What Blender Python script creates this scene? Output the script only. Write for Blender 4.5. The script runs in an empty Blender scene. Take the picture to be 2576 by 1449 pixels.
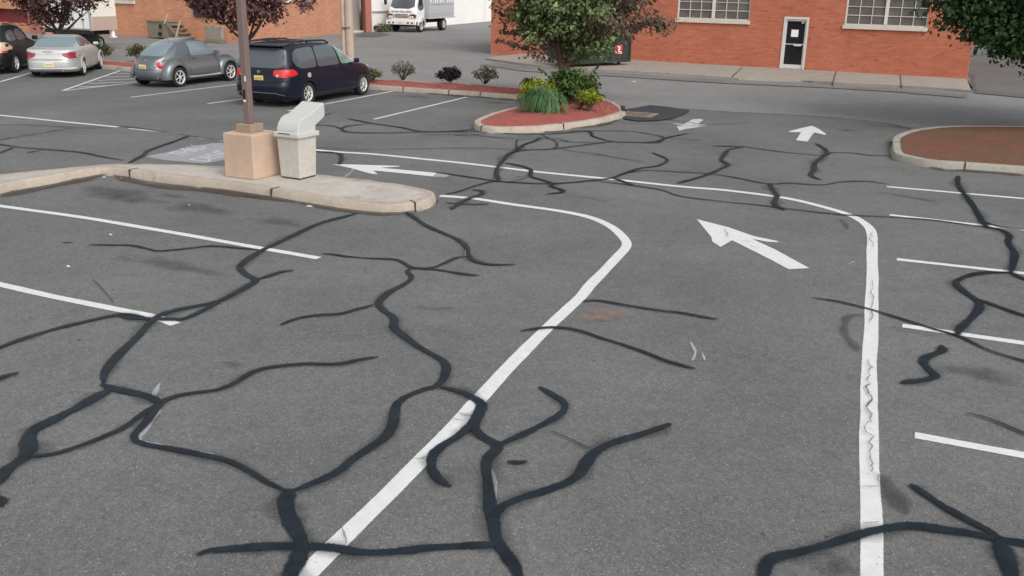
import bpy, math, random
import numpy as np
from math import radians, sin, cos, pi, atan2, degrees
from mathutils import Vector, Matrix
from mathutils.geometry import delaunay_2d_cdt
from mathutils.bvhtree import BVHTree

random.seed(7)
RNG = np.random.default_rng(11)
S = bpy.context.scene
C = S.collection

# ------------------------------------------------------------------ camera
FPX, PITCH, ROLL, CAMH = 2352.5, radians(18.037), radians(1.0607), 3.4563
fw = Vector((0, cos(PITCH), -sin(PITCH)))
up0 = Vector((0, sin(PITCH), cos(PITCH)))
rt0 = Vector((1, 0, 0))
RT = rt0 * cos(ROLL) + up0 * sin(ROLL)
UP = up0 * cos(ROLL) - rt0 * sin(ROLL)
cam_d = bpy.data.cameras.new('camera')
cam_d.sensor_width = 36
cam_d.lens = FPX / 2576 * 36
cam_d.clip_start = 0.05
cam_d.clip_end = 2000
cam = bpy.data.objects.new('camera', cam_d)
C.objects.link(cam)
M = Matrix((RT, UP, -fw)).transposed().to_4x4()
M.translation = Vector((0, 0, CAMH))
cam.matrix_world = M
S.camera = cam

# ------------------------------------------------------------------ light
SUN_EL, SUN_AZ = radians(42), radians(148)      # azimuth of the sun, from +Y clockwise
w = bpy.data.worlds.new('World')
S.world = w
w.use_nodes = True
nt = w.node_tree
bg = nt.nodes['Background']
sky = nt.nodes.new('ShaderNodeTexSky')
sky.sky_type = 'NISHITA'
sky.sun_disc = False
sky.sun_elevation = SUN_EL
sky.sun_rotation = SUN_AZ
sky.air_density = 1.0
sky.dust_density = 3.0
sky.ozone_density = 1.0
hsv = nt.nodes.new('ShaderNodeHueSaturation')
hsv.inputs['Saturation'].default_value = 0.16
hsv.inputs['Value'].default_value = 1.0
nt.links.new(sky.outputs['Color'], hsv.inputs['Color'])
nt.links.new(hsv.outputs['Color'], bg.inputs['Color'])
bg.inputs['Strength'].default_value = 0.145
sd = bpy.data.lights.new('sun', 'SUN')
sd.energy = 0.75
sd.angle = radians(35)
sd.color = (1.0, 0.95, 0.90)
so = bpy.data.objects.new('sun', sd)
C.objects.link(so)
sdir = Vector((sin(SUN_AZ) * cos(SUN_EL), cos(SUN_AZ) * cos(SUN_EL), sin(SUN_EL)))
so.rotation_euler = sdir.to_track_quat('Z', 'Y').to_euler()
S.view_settings.view_transform = 'Standard'
S.view_settings.look = 'None'
S.view_settings.exposure = 0.48
S.view_settings.gamma = 1.0
S.render.engine = 'CYCLES'
S.render.resolution_x, S.render.resolution_y = 1024, 576

# ------------------------------------------------------------------ survey: picture bearing -> point on a level plane
K = 0.62890625
def g(x, y, z=0.0):
    d = fw * FPX + RT * (x - 1288) + UP * (724.5 - y)
    t = (z - CAMH) / d.z
    return Vector((d.x * t, d.y * t, z))
def conv(B, x, y):
    return ((B[0] + x / B[2]) * K, (B[1] + y / B[2]) * K)
def tr(B, pts, z=0.0):
    return [g(*conv(B, p[0], p[1]), z) for p in pts]
B1 = (0, 200, 1.8864); B2 = (1365, 400, 1.8864); B3 = (2730, 400, 1.8864); B4 = (0, 768, 1.8864)
B5 = (0, 1536, 1.8864); B6 = (1365, 1536, 1.8864); B7 = (2730, 1536, 1.8864); B8 = (2730, 900, 1.8864)
M5 = (1365, 1100, 1.8864); Q1 = (0, 0, 2.576); Q2 = (800, 0, 2.576); Q3 = (1700, 0, 2.576)
Q4 = (2500, 0, 3.22); Q5 = (3200, 0, 2.875); Q6 = (800, 350, 2.576); R4 = (2600, 440, 3.22)
E7 = (540, 520, 6.1333); E8 = (3500, 450, 4.322); D = (0, 0, K)

# ------------------------------------------------------------------ materials
def new_mat(name):
    m = bpy.data.materials.new(name)
    m.use_nodes = True
    return m, m.node_tree, m.node_tree.nodes['Principled BSDF']
def col4(c): return (c[0], c[1], c[2], 1)
def simple(name, c, rough=0.6, metal=0.0, coat=0.0, var=0.0, vscale=4.0, bump=0.0, bscale=60.0, spec=0.5, emit=None):
    m, t, b = new_mat(name)
    b.inputs['Base Color'].default_value = col4(c)
    b.inputs['Roughness'].default_value = rough
    b.inputs['Metallic'].default_value = metal
    b.inputs['Coat Weight'].default_value = coat
    b.inputs['Coat Roughness'].default_value = 0.04
    b.inputs['Specular IOR Level'].default_value = spec
    if var > 0:
        tc = t.nodes.new('ShaderNodeTexCoord')
        n = t.nodes.new('ShaderNodeTexNoise'); n.inputs['Scale'].default_value = vscale
        n.inputs['Detail'].default_value = 8; n.inputs['Roughness'].default_value = 0.65
        r = t.nodes.new('ShaderNodeValToRGB')
        r.color_ramp.elements[0].position = 0.3; r.color_ramp.elements[1].position = 0.7
        r.color_ramp.elements[0].color = col4([v * (1 - var) for v in c])
        r.color_ramp.elements[1].color = col4([min(1, v * (1 + var)) for v in c])
        t.links.new(tc.outputs['Object'], n.inputs['Vector'])
        t.links.new(n.outputs['Fac'], r.inputs['Fac'])
        t.links.new(r.outputs['Color'], b.inputs['Base Color'])
    if bump > 0:
        tc = t.nodes.new('ShaderNodeTexCoord')
        n = t.nodes.new('ShaderNodeTexNoise'); n.inputs['Scale'].default_value = bscale; n.inputs['Detail'].default_value = 5
        bp = t.nodes.new('ShaderNodeBump'); bp.inputs['Strength'].default_value = bump; bp.inputs['Distance'].default_value = 0.01
        t.links.new(tc.outputs['Object'], n.inputs['Vector'])
        t.links.new(n.outputs['Fac'], bp.inputs['Height'])
        t.links.new(bp.outputs['Normal'], b.inputs['Normal'])
    return m

def N(t, typ, **kw):
    n = t.nodes.new(typ)
    for k, v in kw.items():
        if k in n.inputs: n.inputs[k].default_value = v
        else: setattr(n, k, v)
    return n
def mixc(t, fac, a, b, blend='MIX'):
    n = t.nodes.new('ShaderNodeMix'); n.data_type = 'RGBA'; n.blend_type = blend
    for i, v in ((0, fac), (6, a), (7, b)):
        if hasattr(v, 'is_linked') or hasattr(v, 'links'): t.links.new(v, n.inputs[i])
        else: n.inputs[i].default_value = v if i == 0 else col4(v)
    return n.outputs[2]
def ramp(t, src, p0, p1, c0=(0, 0, 0), c1=(1, 1, 1)):
    r = t.nodes.new('ShaderNodeValToRGB')
    r.color_ramp.elements[0].position = p0; r.color_ramp.elements[1].position = p1
    r.color_ramp.elements[0].color = col4(c0); r.color_ramp.elements[1].color = col4(c1)
    t.links.new(src, r.inputs['Fac'])
    return r.outputs['Color']
def noise(t, vec, scale, detail=4, rough=0.55):
    n = N(t, 'ShaderNodeTexNoise'); n.inputs['Scale'].default_value = scale
    n.inputs['Detail'].default_value = detail; n.inputs['Roughness'].default_value = rough
    t.links.new(vec, n.inputs['Vector'])
    return n.outputs['Fac']

def asphalt(name, c, specks=0.35, alpha=False, blotch=0.16, rough=0.9, bump=0.35):
    m, t, b = new_mat(name)
    tc = t.nodes.new('ShaderNodeTexCoord'); v = tc.outputs['Object']
    base = ramp(t, noise(t, v, 0.35, 5), 0.3, 0.7, [x * (1 - blotch) for x in c], [x * (1 + blotch) for x in c])
    mid = ramp(t, noise(t, v, 2.6, 6, 0.7), 0.25, 0.75, (0.88, 0.88, 0.89), (1.1, 1.09, 1.08))
    base = mixc(t, 1.0, base, mid, 'MULTIPLY')
    st = ramp(t, noise(t, v, 1.1, 7, 0.6), 0.60, 0.76)
    base = mixc(t, st, base, mixc(t, 1.0, base, (0.78, 0.79, 0.80), 'MULTIPLY'))
    fine = ramp(t, noise(t, v, 85, 3, 0.7), 0.3, 0.7, (0.76, 0.76, 0.77), (1.23, 1.22, 1.21))
    base = mixc(t, 1.0, base, fine, 'MULTIPLY')
    st1 = N(t, 'ShaderNodeTexVoronoi'); st1.inputs['Scale'].default_value = 78; t.links.new(v, st1.inputs['Vector'])
    sc1 = N(t, 'ShaderNodeSeparateColor'); t.links.new(st1.outputs['Color'], sc1.inputs[0])
    base = mixc(t, 1.0, base, ramp(t, sc1.outputs[2], 0.0, 1.0, (0.80, 0.80, 0.81), (1.20, 1.19, 1.18)), 'MULTIPLY')
    st2 = N(t, 'ShaderNodeTexVoronoi'); st2.inputs['Scale'].default_value = 27; t.links.new(v, st2.inputs['Vector'])
    sc2 = N(t, 'ShaderNodeSeparateColor'); t.links.new(st2.outputs['Color'], sc2.inputs[0])
    base = mixc(t, 1.0, base, ramp(t, sc2.outputs[1], 0.0, 1.0, (0.90, 0.90, 0.90), (1.10, 1.10, 1.09)), 'MULTIPLY')
    if specks > 0:
        vo = N(t, 'ShaderNodeTexVoronoi'); vo.inputs['Scale'].default_value = 62
        t.links.new(v, vo.inputs['Vector'])
        near = ramp(t, vo.outputs['Distance'], 0.20, 0.34, (1, 1, 1), (0, 0, 0))
        sep = N(t, 'ShaderNodeSeparateColor'); t.links.new(vo.outputs['Color'], sep.inputs[0])
        pick = ramp(t, sep.outputs[0], 0.86, 0.9)
        f = mixc(t, 1.0, near, pick, 'MULTIPLY')
        sc = N(t, 'ShaderNodeRGBToBW'); t.links.new(f, sc.inputs[0])
        mu = N(t, 'ShaderNodeMath', operation='MULTIPLY'); t.links.new(sc.outputs[0], mu.inputs[0]); mu.inputs[1].default_value = specks
        base = mixc(t, mu.outputs[0], base, (0.62, 0.59, 0.55))
        vd = N(t, 'ShaderNodeTexVoronoi'); vd.inputs['Scale'].default_value = 3.1
        t.links.new(v, vd.inputs['Vector'])
        nd = ramp(t, vd.outputs['Distance'], 0.03, 0.085, (0.45, 0.45, 0.46), (1, 1, 1))
        sp2 = N(t, 'ShaderNodeSeparateColor'); t.links.new(vd.outputs['Color'], sp2.inputs[0])
        pk = ramp(t, sp2.outputs[1], 0.72, 0.74)
        base = mixc(t, pk, base, mixc(t, 1.0, base, nd, 'MULTIPLY'))
    t.links.new(base, b.inputs['Base Color'])
    b.inputs['Roughness'].default_value = rough
    b.inputs['Specular IOR Level'].default_value = 0.3
    bp = N(t, 'ShaderNodeBump'); bp.inputs['Strength'].default_value = bump; bp.inputs['Distance'].default_value = 0.006
    t.links.new(noise(t, v, 130, 3, 0.7), bp.inputs['Height'])
    t.links.new(bp.outputs['Normal'], b.inputs['Normal'])
    if alpha: edge_alpha(m, t, b, v, 0.9, 2.2, 0.5)
    return m
def edge_alpha(m, t, b, v, top, nscale, soft, extra=None):
    """see-through where the sheet's own 'edge' value (0 at its border, 1 inside) falls under a noise"""
    at = N(t, 'ShaderNodeAttribute'); at.attribute_name = 'edge'
    nz = noise(t, v, nscale, 5, 0.65)
    a = N(t, 'ShaderNodeMath', operation='SUBTRACT'); t.links.new(nz, a.inputs[0]); a.inputs[1].default_value = 0.5
    a2 = N(t, 'ShaderNodeMath', operation='MULTIPLY'); t.links.new(a.outputs[0], a2.inputs[0]); a2.inputs[1].default_value = top
    a3 = N(t, 'ShaderNodeMath', operation='ADD'); t.links.new(at.outputs['Fac'], a3.inputs[0]); t.links.new(a2.outputs[0], a3.inputs[1])
    f = ramp(t, a3.outputs[0], max(0.0, 0.3 - soft / 2), min(1.0, 0.3 + soft / 2))
    bw = N(t, 'ShaderNodeRGBToBW'); t.links.new(f, bw.inputs[0])
    fac = bw.outputs[0]
    if extra is not None:
        mm = N(t, 'ShaderNodeMath', operation='MULTIPLY'); t.links.new(fac, mm.inputs[0])
        if isinstance(extra, float): mm.inputs[1].default_value = extra
        else: t.links.new(extra, mm.inputs[1])
        fac = mm.outputs[0]
    tr_ = N(t, 'ShaderNodeBsdfTransparent'); mx = N(t, 'ShaderNodeMixShader')
    t.links.new(fac, mx.inputs[0]); t.links.new(tr_.outputs[0], mx.inputs[1]); t.links.new(b.outputs[0], mx.inputs[2])
    t.links.new(mx.outputs[0], t.nodes['Material Output'].inputs['Surface'])
def decal(name, c, rough, top=0.6, nscale=22, soft=0.25, extra=None, var=0.2, vs=6):
    m, t, b = new_mat(name)
    tc = t.nodes.new('ShaderNodeTexCoord'); v = tc.outputs['Object']
    t.links.new(ramp(t, noise(t, v, vs, 6, 0.6), 0.3, 0.7, [x * (1 - var) for x in c], [x * (1 + var) for x in c]), b.inputs['Base Color'])
    b.inputs['Roughness'].default_value = rough
    b.inputs['Specular IOR Level'].default_value = 0.18
    if extra == 'worn':
        wv = ramp(t, noise(t, v, 38, 6, 0.75), 0.27, 0.40)
        bw = N(t, 'ShaderNodeRGBToBW'); t.links.new(wv, bw.inputs[0]); extra = bw.outputs[0]
    elif extra == 'faded':
        wv = ramp(t, noise(t, v, 9, 6, 0.75), 0.35, 0.75)
        bw = N(t, 'ShaderNodeRGBToBW'); t.links.new(wv, bw.inputs[0]); extra = bw.outputs[0]
    edge_alpha(m, t, b, v, top, nscale, soft, extra)
    return m

def brick(name, c1, c2, mort, scale=1.0):
    m, t, b = new_mat(name)
    tc = t.nodes.new('ShaderNodeTexCoord')
    sx = N(t, 'ShaderNodeSeparateXYZ'); t.links.new(tc.outputs['Object'], sx.inputs[0])
    ad = N(t, 'ShaderNodeMath', operation='ADD'); t.links.new(sx.outputs[0], ad.inputs[0]); t.links.new(sx.outputs[1], ad.inputs[1])
    cx = N(t, 'ShaderNodeCombineXYZ'); t.links.new(ad.outputs[0], cx.inputs[0]); t.links.new(sx.outputs[2], cx.inputs[1])
    br = N(t, 'ShaderNodeTexBrick')
    br.inputs['Scale'].default_value = scale
    br.inputs['Brick Width'].default_value = 0.21; br.inputs['Row Height'].default_value = 0.071
    br.inputs['Mortar Size'].default_value = 0.006; br.inputs['Mortar Smooth'].default_value = 0.2
    br.inputs['Bias'].default_value = 0.0
    br.inputs['Color1'].default_value = col4(c1); br.inputs['Color2'].default_value = col4(c2); br.inputs['Mortar'].default_value = col4(mort)
    t.links.new(cx.outputs[0], br.inputs['Vector'])
    # some courses burnt darker
    mp = N(t, 'ShaderNodeMapping'); mp.inputs['Scale'].default_value = (1.4, 9.0, 1.0); t.links.new(cx.outputs[0], mp.inputs['Vector'])
    dk = ramp(t, noise(t, mp.outputs[0], 1.0, 6, 0.7), 0.30, 0.72, (0.76, 0.72, 0.71), (1.14, 1.14, 1.14))
    big = ramp(t, noise(t, cx.outputs[0], 0.5, 4), 0.3, 0.7, (0.92, 0.9, 0.9), (1.07, 1.09, 1.09))
    mp2 = N(t, 'ShaderNodeMapping'); mp2.inputs['Scale'].default_value = (3.2, 14.1, 1.0); t.links.new(cx.outputs[0], mp2.inputs['Vector'])
    blk = ramp(t, noise(t, mp2.outputs[0], 1.0, 2, 0.5), 0.62, 0.70, (1, 1, 1), (0.58, 0.55, 0.60))
    o = mixc(t, 1.0, mixc(t, 1.0, br.outputs['Color'], dk, 'MULTIPLY'), big, 'MULTIPLY')
    o = mixc(t, 1.0, o, blk, 'MULTIPLY')
    t.links.new(o, b.inputs['Base Color'])
    b.inputs['Roughness'].default_value = 0.9
    bp = N(t, 'ShaderNodeBump'); bp.inputs['Strength'].default_value = 0.4; bp.inputs['Distance'].default_value = 0.01; bp.invert = True
    t.links.new(br.outputs['Fac'], bp.inputs['Height']); t.links.new(bp.outputs['Normal'], b.inputs['Normal'])
    return m

def leafmat(name, dark, light, transl=0.25):
    m, t, b = new_mat(name)
    at = N(t, 'ShaderNodeAttribute'); at.attribute_name = 'leafvar'
    t.links.new(ramp(t, at.outputs['Fac'], 0.0, 1.0, dark, light), b.inputs['Base Color'])
    b.inputs['Roughness'].default_value = 0.55
    b.inputs['Specular IOR Level'].default_value = 0.3
    tl = N(t, 'ShaderNodeBsdfTranslucent'); t.links.new(ramp(t, at.outputs['Fac'], 0.0, 1.0, dark, light), tl.inputs[0])
    mx = N(t, 'ShaderNodeMixShader'); mx.inputs[0].default_value = transl
    t.links.new(b.outputs[0], mx.inputs[1]); t.links.new(tl.outputs[0], mx.inputs[2])
    t.links.new(mx.outputs[0], t.nodes['Material Output'].inputs['Surface'])
    return m

def mulch(name, dark, light, extra=None):
    m, t, b = new_mat(name)
    tc = t.nodes.new('ShaderNodeTexCoord'); v = tc.outputs['Object']
    o = ramp(t, noise(t, v, 26, 7, 0.75), 0.32, 0.68, dark, light)
    big = ramp(t, noise(t, v, 1.6, 5), 0.35, 0.65, (0.84, 0.84, 0.84), (1.12, 1.1, 1.08))
    o = mixc(t, 1.0, o, big, 'MULTIPLY')
    if extra:
        f = ramp(t, noise(t, v, 0.7, 7, 0.65), 0.38, 0.6)
        gcol = ramp(t, noise(t, v, 30, 6, 0.75), 0.3, 0.7, [x * .6 for x in extra], [x * 1.5 for x in extra])
        o = mixc(t, f, o, gcol)
    vo = N(t, 'ShaderNodeTexVoronoi'); vo.inputs['Scale'].default_value = 16; t.links.new(v, vo.inputs['Vector'])
    sp = N(t, 'ShaderNodeSeparateColor'); t.links.new(vo.outputs['Color'], sp.inputs[0])
    f1 = ramp(t, vo.outputs['Distance'], 0.12, 0.22, (1, 1, 1), (0, 0, 0)); f2 = ramp(t, sp.outputs[0], 0.93, 0.95)
    bw = N(t, 'ShaderNodeRGBToBW'); t.links.new(mixc(t, 1.0, f1, f2, 'MULTIPLY'), bw.inputs[0])
    o = mixc(t, bw.outputs[0], o, (0.42, 0.27, 0.2))
    t.links.new(o, b.inputs['Base Color']); b.inputs['Roughness'].default_value = 0.95
    bp = N(t, 'ShaderNodeBump'); bp.inputs['Strength'].default_value = 0.9; bp.inputs['Distance'].default_value = 0.02
    t.links.new(noise(t, v, 40, 5, 0.75), bp.inputs['Height']); t.links.new(bp.outputs['Normal'], b.inputs['Normal'])
    return m

def concrete(name, c, var=0.12):
    m, t, b = new_mat(name)
    tc = t.nodes.new('ShaderNodeTexCoord'); v = tc.outputs['Object']
    o = ramp(t, noise(t, v, 1.3, 7, 0.68), 0.28, 0.72, [x * (1 - var) for x in c], [x * (1 + var) for x in c])
    o = mixc(t, 1.0, o, ramp(t, noise(t, v, 45, 4, 0.7), 0.3, 0.7, (0.88, 0.88, 0.88), (1.1, 1.1, 1.1)), 'MULTIPLY')
    st = ramp(t, noise(t, v, 2.3, 8, 0.72), 0.56, 0.72)
    o = mixc(t, st, o, mixc(t, 1.0, o, (0.62, 0.60, 0.58), 'MULTIPLY'))
    o = mixc(t, 1.0, o, ramp(t, noise(t, v, 9, 6, 0.7), 0.3, 0.7, (0.90, 0.89, 0.88), (1.09, 1.09, 1.09)), 'MULTIPLY')
    t.links.new(o, b.inputs['Base Color']); b.inputs['Roughness'].default_value = 0.9
    bp = N(t, 'ShaderNodeBump'); bp.inputs['Strength'].default_value = 0.3; bp.inputs['Distance'].default_value = 0.006
    t.links.new(noise(t, v, 60, 5, 0.7), bp.inputs['Height']); t.links.new(bp.outputs['Normal'], b.inputs['Normal'])
    return m

A = {}
A['asphalt'] = asphalt('parking asphalt', (0.138, 0.141, 0.139), specks=0.5, blotch=0.16, bump=0.4)
A['drive'] = asphalt('aged driveway asphalt', (0.222, 0.223, 0.220), specks=0.0, alpha=True, blotch=0.10)
A['patch'] = asphalt('fresh asphalt patch', (0.045, 0.047, 0.055), specks=0.1, alpha=True)
A['ramp'] = asphalt('dark ramp asphalt', (0.12, 0.115, 0.115), specks=0.1, alpha=True)
A['yard'] = asphalt('dark yard asphalt', (0.13, 0.13, 0.13), specks=0.0, alpha=True)
A['gutter'] = asphalt('darker gutter asphalt', (0.19, 0.18, 0.18), specks=0.0, alpha=True)  # darker tone for the band beside the pavement kerb
A['seal'] = decal('crack sealant', (0.009, 0.016, 0.022), 0.55, top=1.2, nscale=42, soft=0.45, extra=0.97, var=0.5)
A['sealthin'] = decal('thin crack sealant', (0.016, 0.022, 0.028), 0.6, top=0.9, nscale=10, soft=0.4, extra=0.82, var=0.25)
A['sealfaint'] = decal('worn crack sealant', (0.05, 0.055, 0.062), 0.7, top=1.0, nscale=9, soft=0.5, extra=0.45, var=0.25)
A['hair'] = decal('hairline crack', (0.05, 0.05, 0.05), 0.8, top=1.6, nscale=40, soft=0.6, extra=0.55)
A['stain'] = decal('oil stain', (0.055, 0.054, 0.054), 0.75, top=2.4, nscale=4.5, soft=1.2, extra=0.32)
A['grimeline'] = decal('kerb dirt', (0.10, 0.075, 0.055), 0.9, top=1.3, nscale=7, soft=0.9, extra=0.6)
A['rust'] = decal('rust stain', (0.40, 0.24, 0.16), 0.8, top=2.6, nscale=16, soft=0.9, extra=0.25)
A['paint'] = decal('white road paint', (0.64, 0.65, 0.64), 0.75, top=0.35, nscale=30, soft=0.2, extra='worn', var=0.07, vs=9)
A['oldpaint'] = decal('faded road paint', (0.50, 0.51, 0.52), 0.8, top=0.9, nscale=14, soft=0.5, extra='worn', var=0.1)
A['ghost'] = decal('ghost of old road paint', (0.42, 0.43, 0.45), 0.8, top=0.9, nscale=5, soft=0.7, extra=0.72, var=0.12)
A['kerb'] = concrete('kerb concrete', (0.40, 0.345, 0.285), 0.18)
A['kerbgrey'] = concrete('grey kerb concrete', (0.34, 0.32, 0.275), 0.14)
A['slab'] = concrete('island concrete', (0.44, 0.41, 0.37), 0.14)
A['walk'] = concrete('pavement concrete', (0.315, 0.285, 0.245), 0.10)
A['grime'] = simple('dark joint', (0.05, 0.045, 0.04), 0.95)
A['mulch'] = mulch('red mulch', (0.19, 0.042, 0.034), (0.46, 0.125, 0.10))
A['mulch2'] = mulch('brown mulch and grass', (0.10, 0.030, 0.024), (0.26, 0.080, 0.055), extra=(0.13, 0.072, 0.032))
A['brick'] = brick('red brick', (0.53, 0.168, 0.094), (0.47, 0.146, 0.082), (0.46, 0.19, 0.125))
A['brick2'] = brick('orange brick', (0.62, 0.29, 0.165), (0.55, 0.245, 0.135), (0.60, 0.36, 0.25))
A['white'] = simple('white painted wall', (0.84, 0.82, 0.78), 0.8, var=0.04, vscale=0.6)
A['cream'] = simple('cream box side', (0.80, 0.75, 0.66), 0.5)
A['frame'] = simple('pale window frame', (0.66, 0.63, 0.57), 0.5)
A['alu'] = simple('pale door aluminium', (0.70, 0.69, 0.66), 0.4, metal=0.2)
A['muntin'] = simple('muntin bars', (0.62, 0.60, 0.57), 0.5)
A['sill'] = simple('stone sill', (0.62, 0.57, 0.48), 0.8, var=0.06)
A['pane'] = simple('window glass', (0.145, 0.128, 0.118), 0.12, var=0.28, vscale=1.3, spec=0.4)
A['doorglass'] = simple('door glass', (0.016, 0.016, 0.02), 0.08, var=0.4, vscale=2, spec=0.4)
A['paper'] = simple('white paper', (0.85, 0.85, 0.84), 0.8)
A['chipred'] = simple('red chip', (0.42, 0.13, 0.10), 0.9); A['chiptan'] = simple('tan chip', (0.50, 0.33, 0.24), 0.9); A['chipdark'] = simple('dark chip', (0.12, 0.035, 0.03), 0.9)
A['scrap'] = simple('dirty paper', (0.55, 0.53, 0.50), 0.9)
A['bin'] = concrete('pebble bin panel', (0.50, 0.475, 0.43), 0.10)
A['hood'] = simple('bin hood plastic', (0.51, 0.51, 0.49), 0.5, var=0.03, vscale=5)
A['block'] = simple('tan painted concrete', (0.50, 0.36, 0.27), 0.85, var=0.12, vscale=2.5, bump=0.2, bscale=40)
A['collar'] = simple('brown grout', (0.30, 0.22, 0.16), 0.9, var=0.12, vscale=12)
A['pole'] = simple('brown lamp pole', (0.175, 0.122, 0.112), 0.55, var=0.08, vscale=3)
A['wood'] = simple('utility pole wood', (0.46, 0.36, 0.29), 0.9, var=0.14, vscale=3, bump=0.4, bscale=15)
A['wood2'] = simple('grey weathered wood', (0.22, 0.19, 0.14), 0.9, var=0.2, vscale=4)
A['palewood'] = simple('pale handrail', (0.55, 0.48, 0.36), 0.8)
A['shutter'] = simple('grey roller door', (0.40, 0.37, 0.33), 0.6)
A['red'] = simple('dark red door', (0.20, 0.035, 0.04), 0.6)
A['dimbrick'] = simple('shaded brick pier', (0.38, 0.15, 0.11), 0.9, var=0.08)  # weaker light on the pier faces put into the brick colour
A['black'] = simple('black rubber', (0.018, 0.018, 0.02), 0.7)
A['trim'] = simple('black trim', (0.02, 0.021, 0.024), 0.5)
A['under'] = simple('underbody', (0.012, 0.012, 0.013), 0.9)
A['navy'] = simple('navy car paint', (0.005, 0.007, 0.019), 0.32, metal=0.0, coat=0.25, spec=0.35)
A['silver'] = simple('silver car paint', (0.50, 0.51, 0.49), 0.38, metal=0.25, coat=0.4)
A['bluegrey'] = simple('blue grey car paint', (0.145, 0.162, 0.170), 0.34, metal=0.4, coat=0.45)
A['darkcar'] = simple('black car paint', (0.010, 0.014, 0.015), 0.4, metal=0.0, coat=0.08, spec=0.3)
A['glass'] = simple('car glass', (0.19, 0.25, 0.275), 0.10, metal=0.10, spec=0.6)  # pale blue grey sky reflection put into the base colour
A['glassdark'] = simple('dark car glass', (0.085, 0.100, 0.112), 0.10, metal=0.0, spec=0.6)  # base lightened to carry the sky reflected in the glass
A['glassgreen'] = simple('green tinted car glass', (0.17, 0.27, 0.23), 0.10, metal=0.1, spec=0.6)
A['rim'] = simple('wheel silver', (0.72, 0.70, 0.67), 0.4, metal=0.25)
A['taillight'] = simple('tail light red', (0.62, 0.012, 0.018), 0.2, coat=1.0)
A['dimred'] = simple('muted red lens', (0.30, 0.030, 0.045), 0.25, coat=0.5)
A['lens'] = simple('lens with tan reflection', (0.62, 0.46, 0.34), 0.2, coat=1.0)  # tan reflection put into the lens colour
A['plate'] = simple('yellow number plate', (0.72, 0.56, 0.20), 0.5)
A['platewhite'] = simple('pale number plate', (0.74, 0.64, 0.40), 0.5)
A['ink'] = simple('plate ink', (0.35, 0.25, 0.10), 0.6)
A['chrome'] = simple('chrome', (0.75, 0.75, 0.76), 0.15, metal=1.0)
A['truck'] = simple('white truck paint', (0.80, 0.80, 0.78), 0.35, coat=0.4)
A['bed'] = simple('grey stake bed', (0.45, 0.45, 0.46), 0.5)
A['sign'] = simple('dark blue lettering', (0.05, 0.06, 0.12), 0.6)
A['dump'] = simple('dark green dumpster', (0.022, 0.030, 0.028), 0.55, var=0.35, vscale=3)
A['dumplid'] = simple('dumpster lid', (0.035, 0.036, 0.045), 0.5)
A['stickred'] = simple('red sticker', (0.50, 0.035, 0.04), 0.5)
A['iron'] = simple('cast iron', (0.24, 0.19, 0.16), 0.7, var=0.2, vscale=20)
A['hole'] = simple('drain void', (0.01, 0.01, 0.01), 1.0)
A['bark'] = simple('bark', (0.17, 0.12, 0.09), 0.9, var=0.3, vscale=8, bump=0.6, bscale=20)
A['barkdark'] = simple('dark bark', (0.06, 0.045, 0.04), 0.9, var=0.3, vscale=8)
A['leafgreen'] = leafmat('green leaves', (0.06, 0.09, 0.04), (0.32, 0.40, 0.16))
A['leafbrown'] = leafmat('purple brown leaves', (0.085, 0.070, 0.050), (0.26, 0.20, 0.14))
A['leafplum'] = leafmat('plum leaves', (0.065, 0.036, 0.040), (0.25, 0.125, 0.115))
A['leafmaple'] = leafmat('maple leaves', (0.016, 0.040, 0.016), (0.095, 0.18, 0.055))
A['leafpurple'] = leafmat('barberry leaves', (0.016, 0.009, 0.011), (0.05, 0.024, 0.028))
A['leafolive'] = leafmat('olive leaves', (0.045, 0.060, 0.020), (0.17, 0.21, 0.085))
A['leafgrey'] = leafmat('grey brown twigs', (0.10, 0.075, 0.055), (0.26, 0.21, 0.16))
A['leaflime'] = leafmat('lime leaves', (0.10, 0.14, 0.012), (0.46, 0.50, 0.05))
A['leafblade'] = leafmat('grass blades', (0.03, 0.085, 0.035), (0.17, 0.31, 0.12))
A['leafsucker'] = leafmat('sucker leaves', (0.022, 0.050, 0.010), (0.10, 0.20, 0.035))

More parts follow.
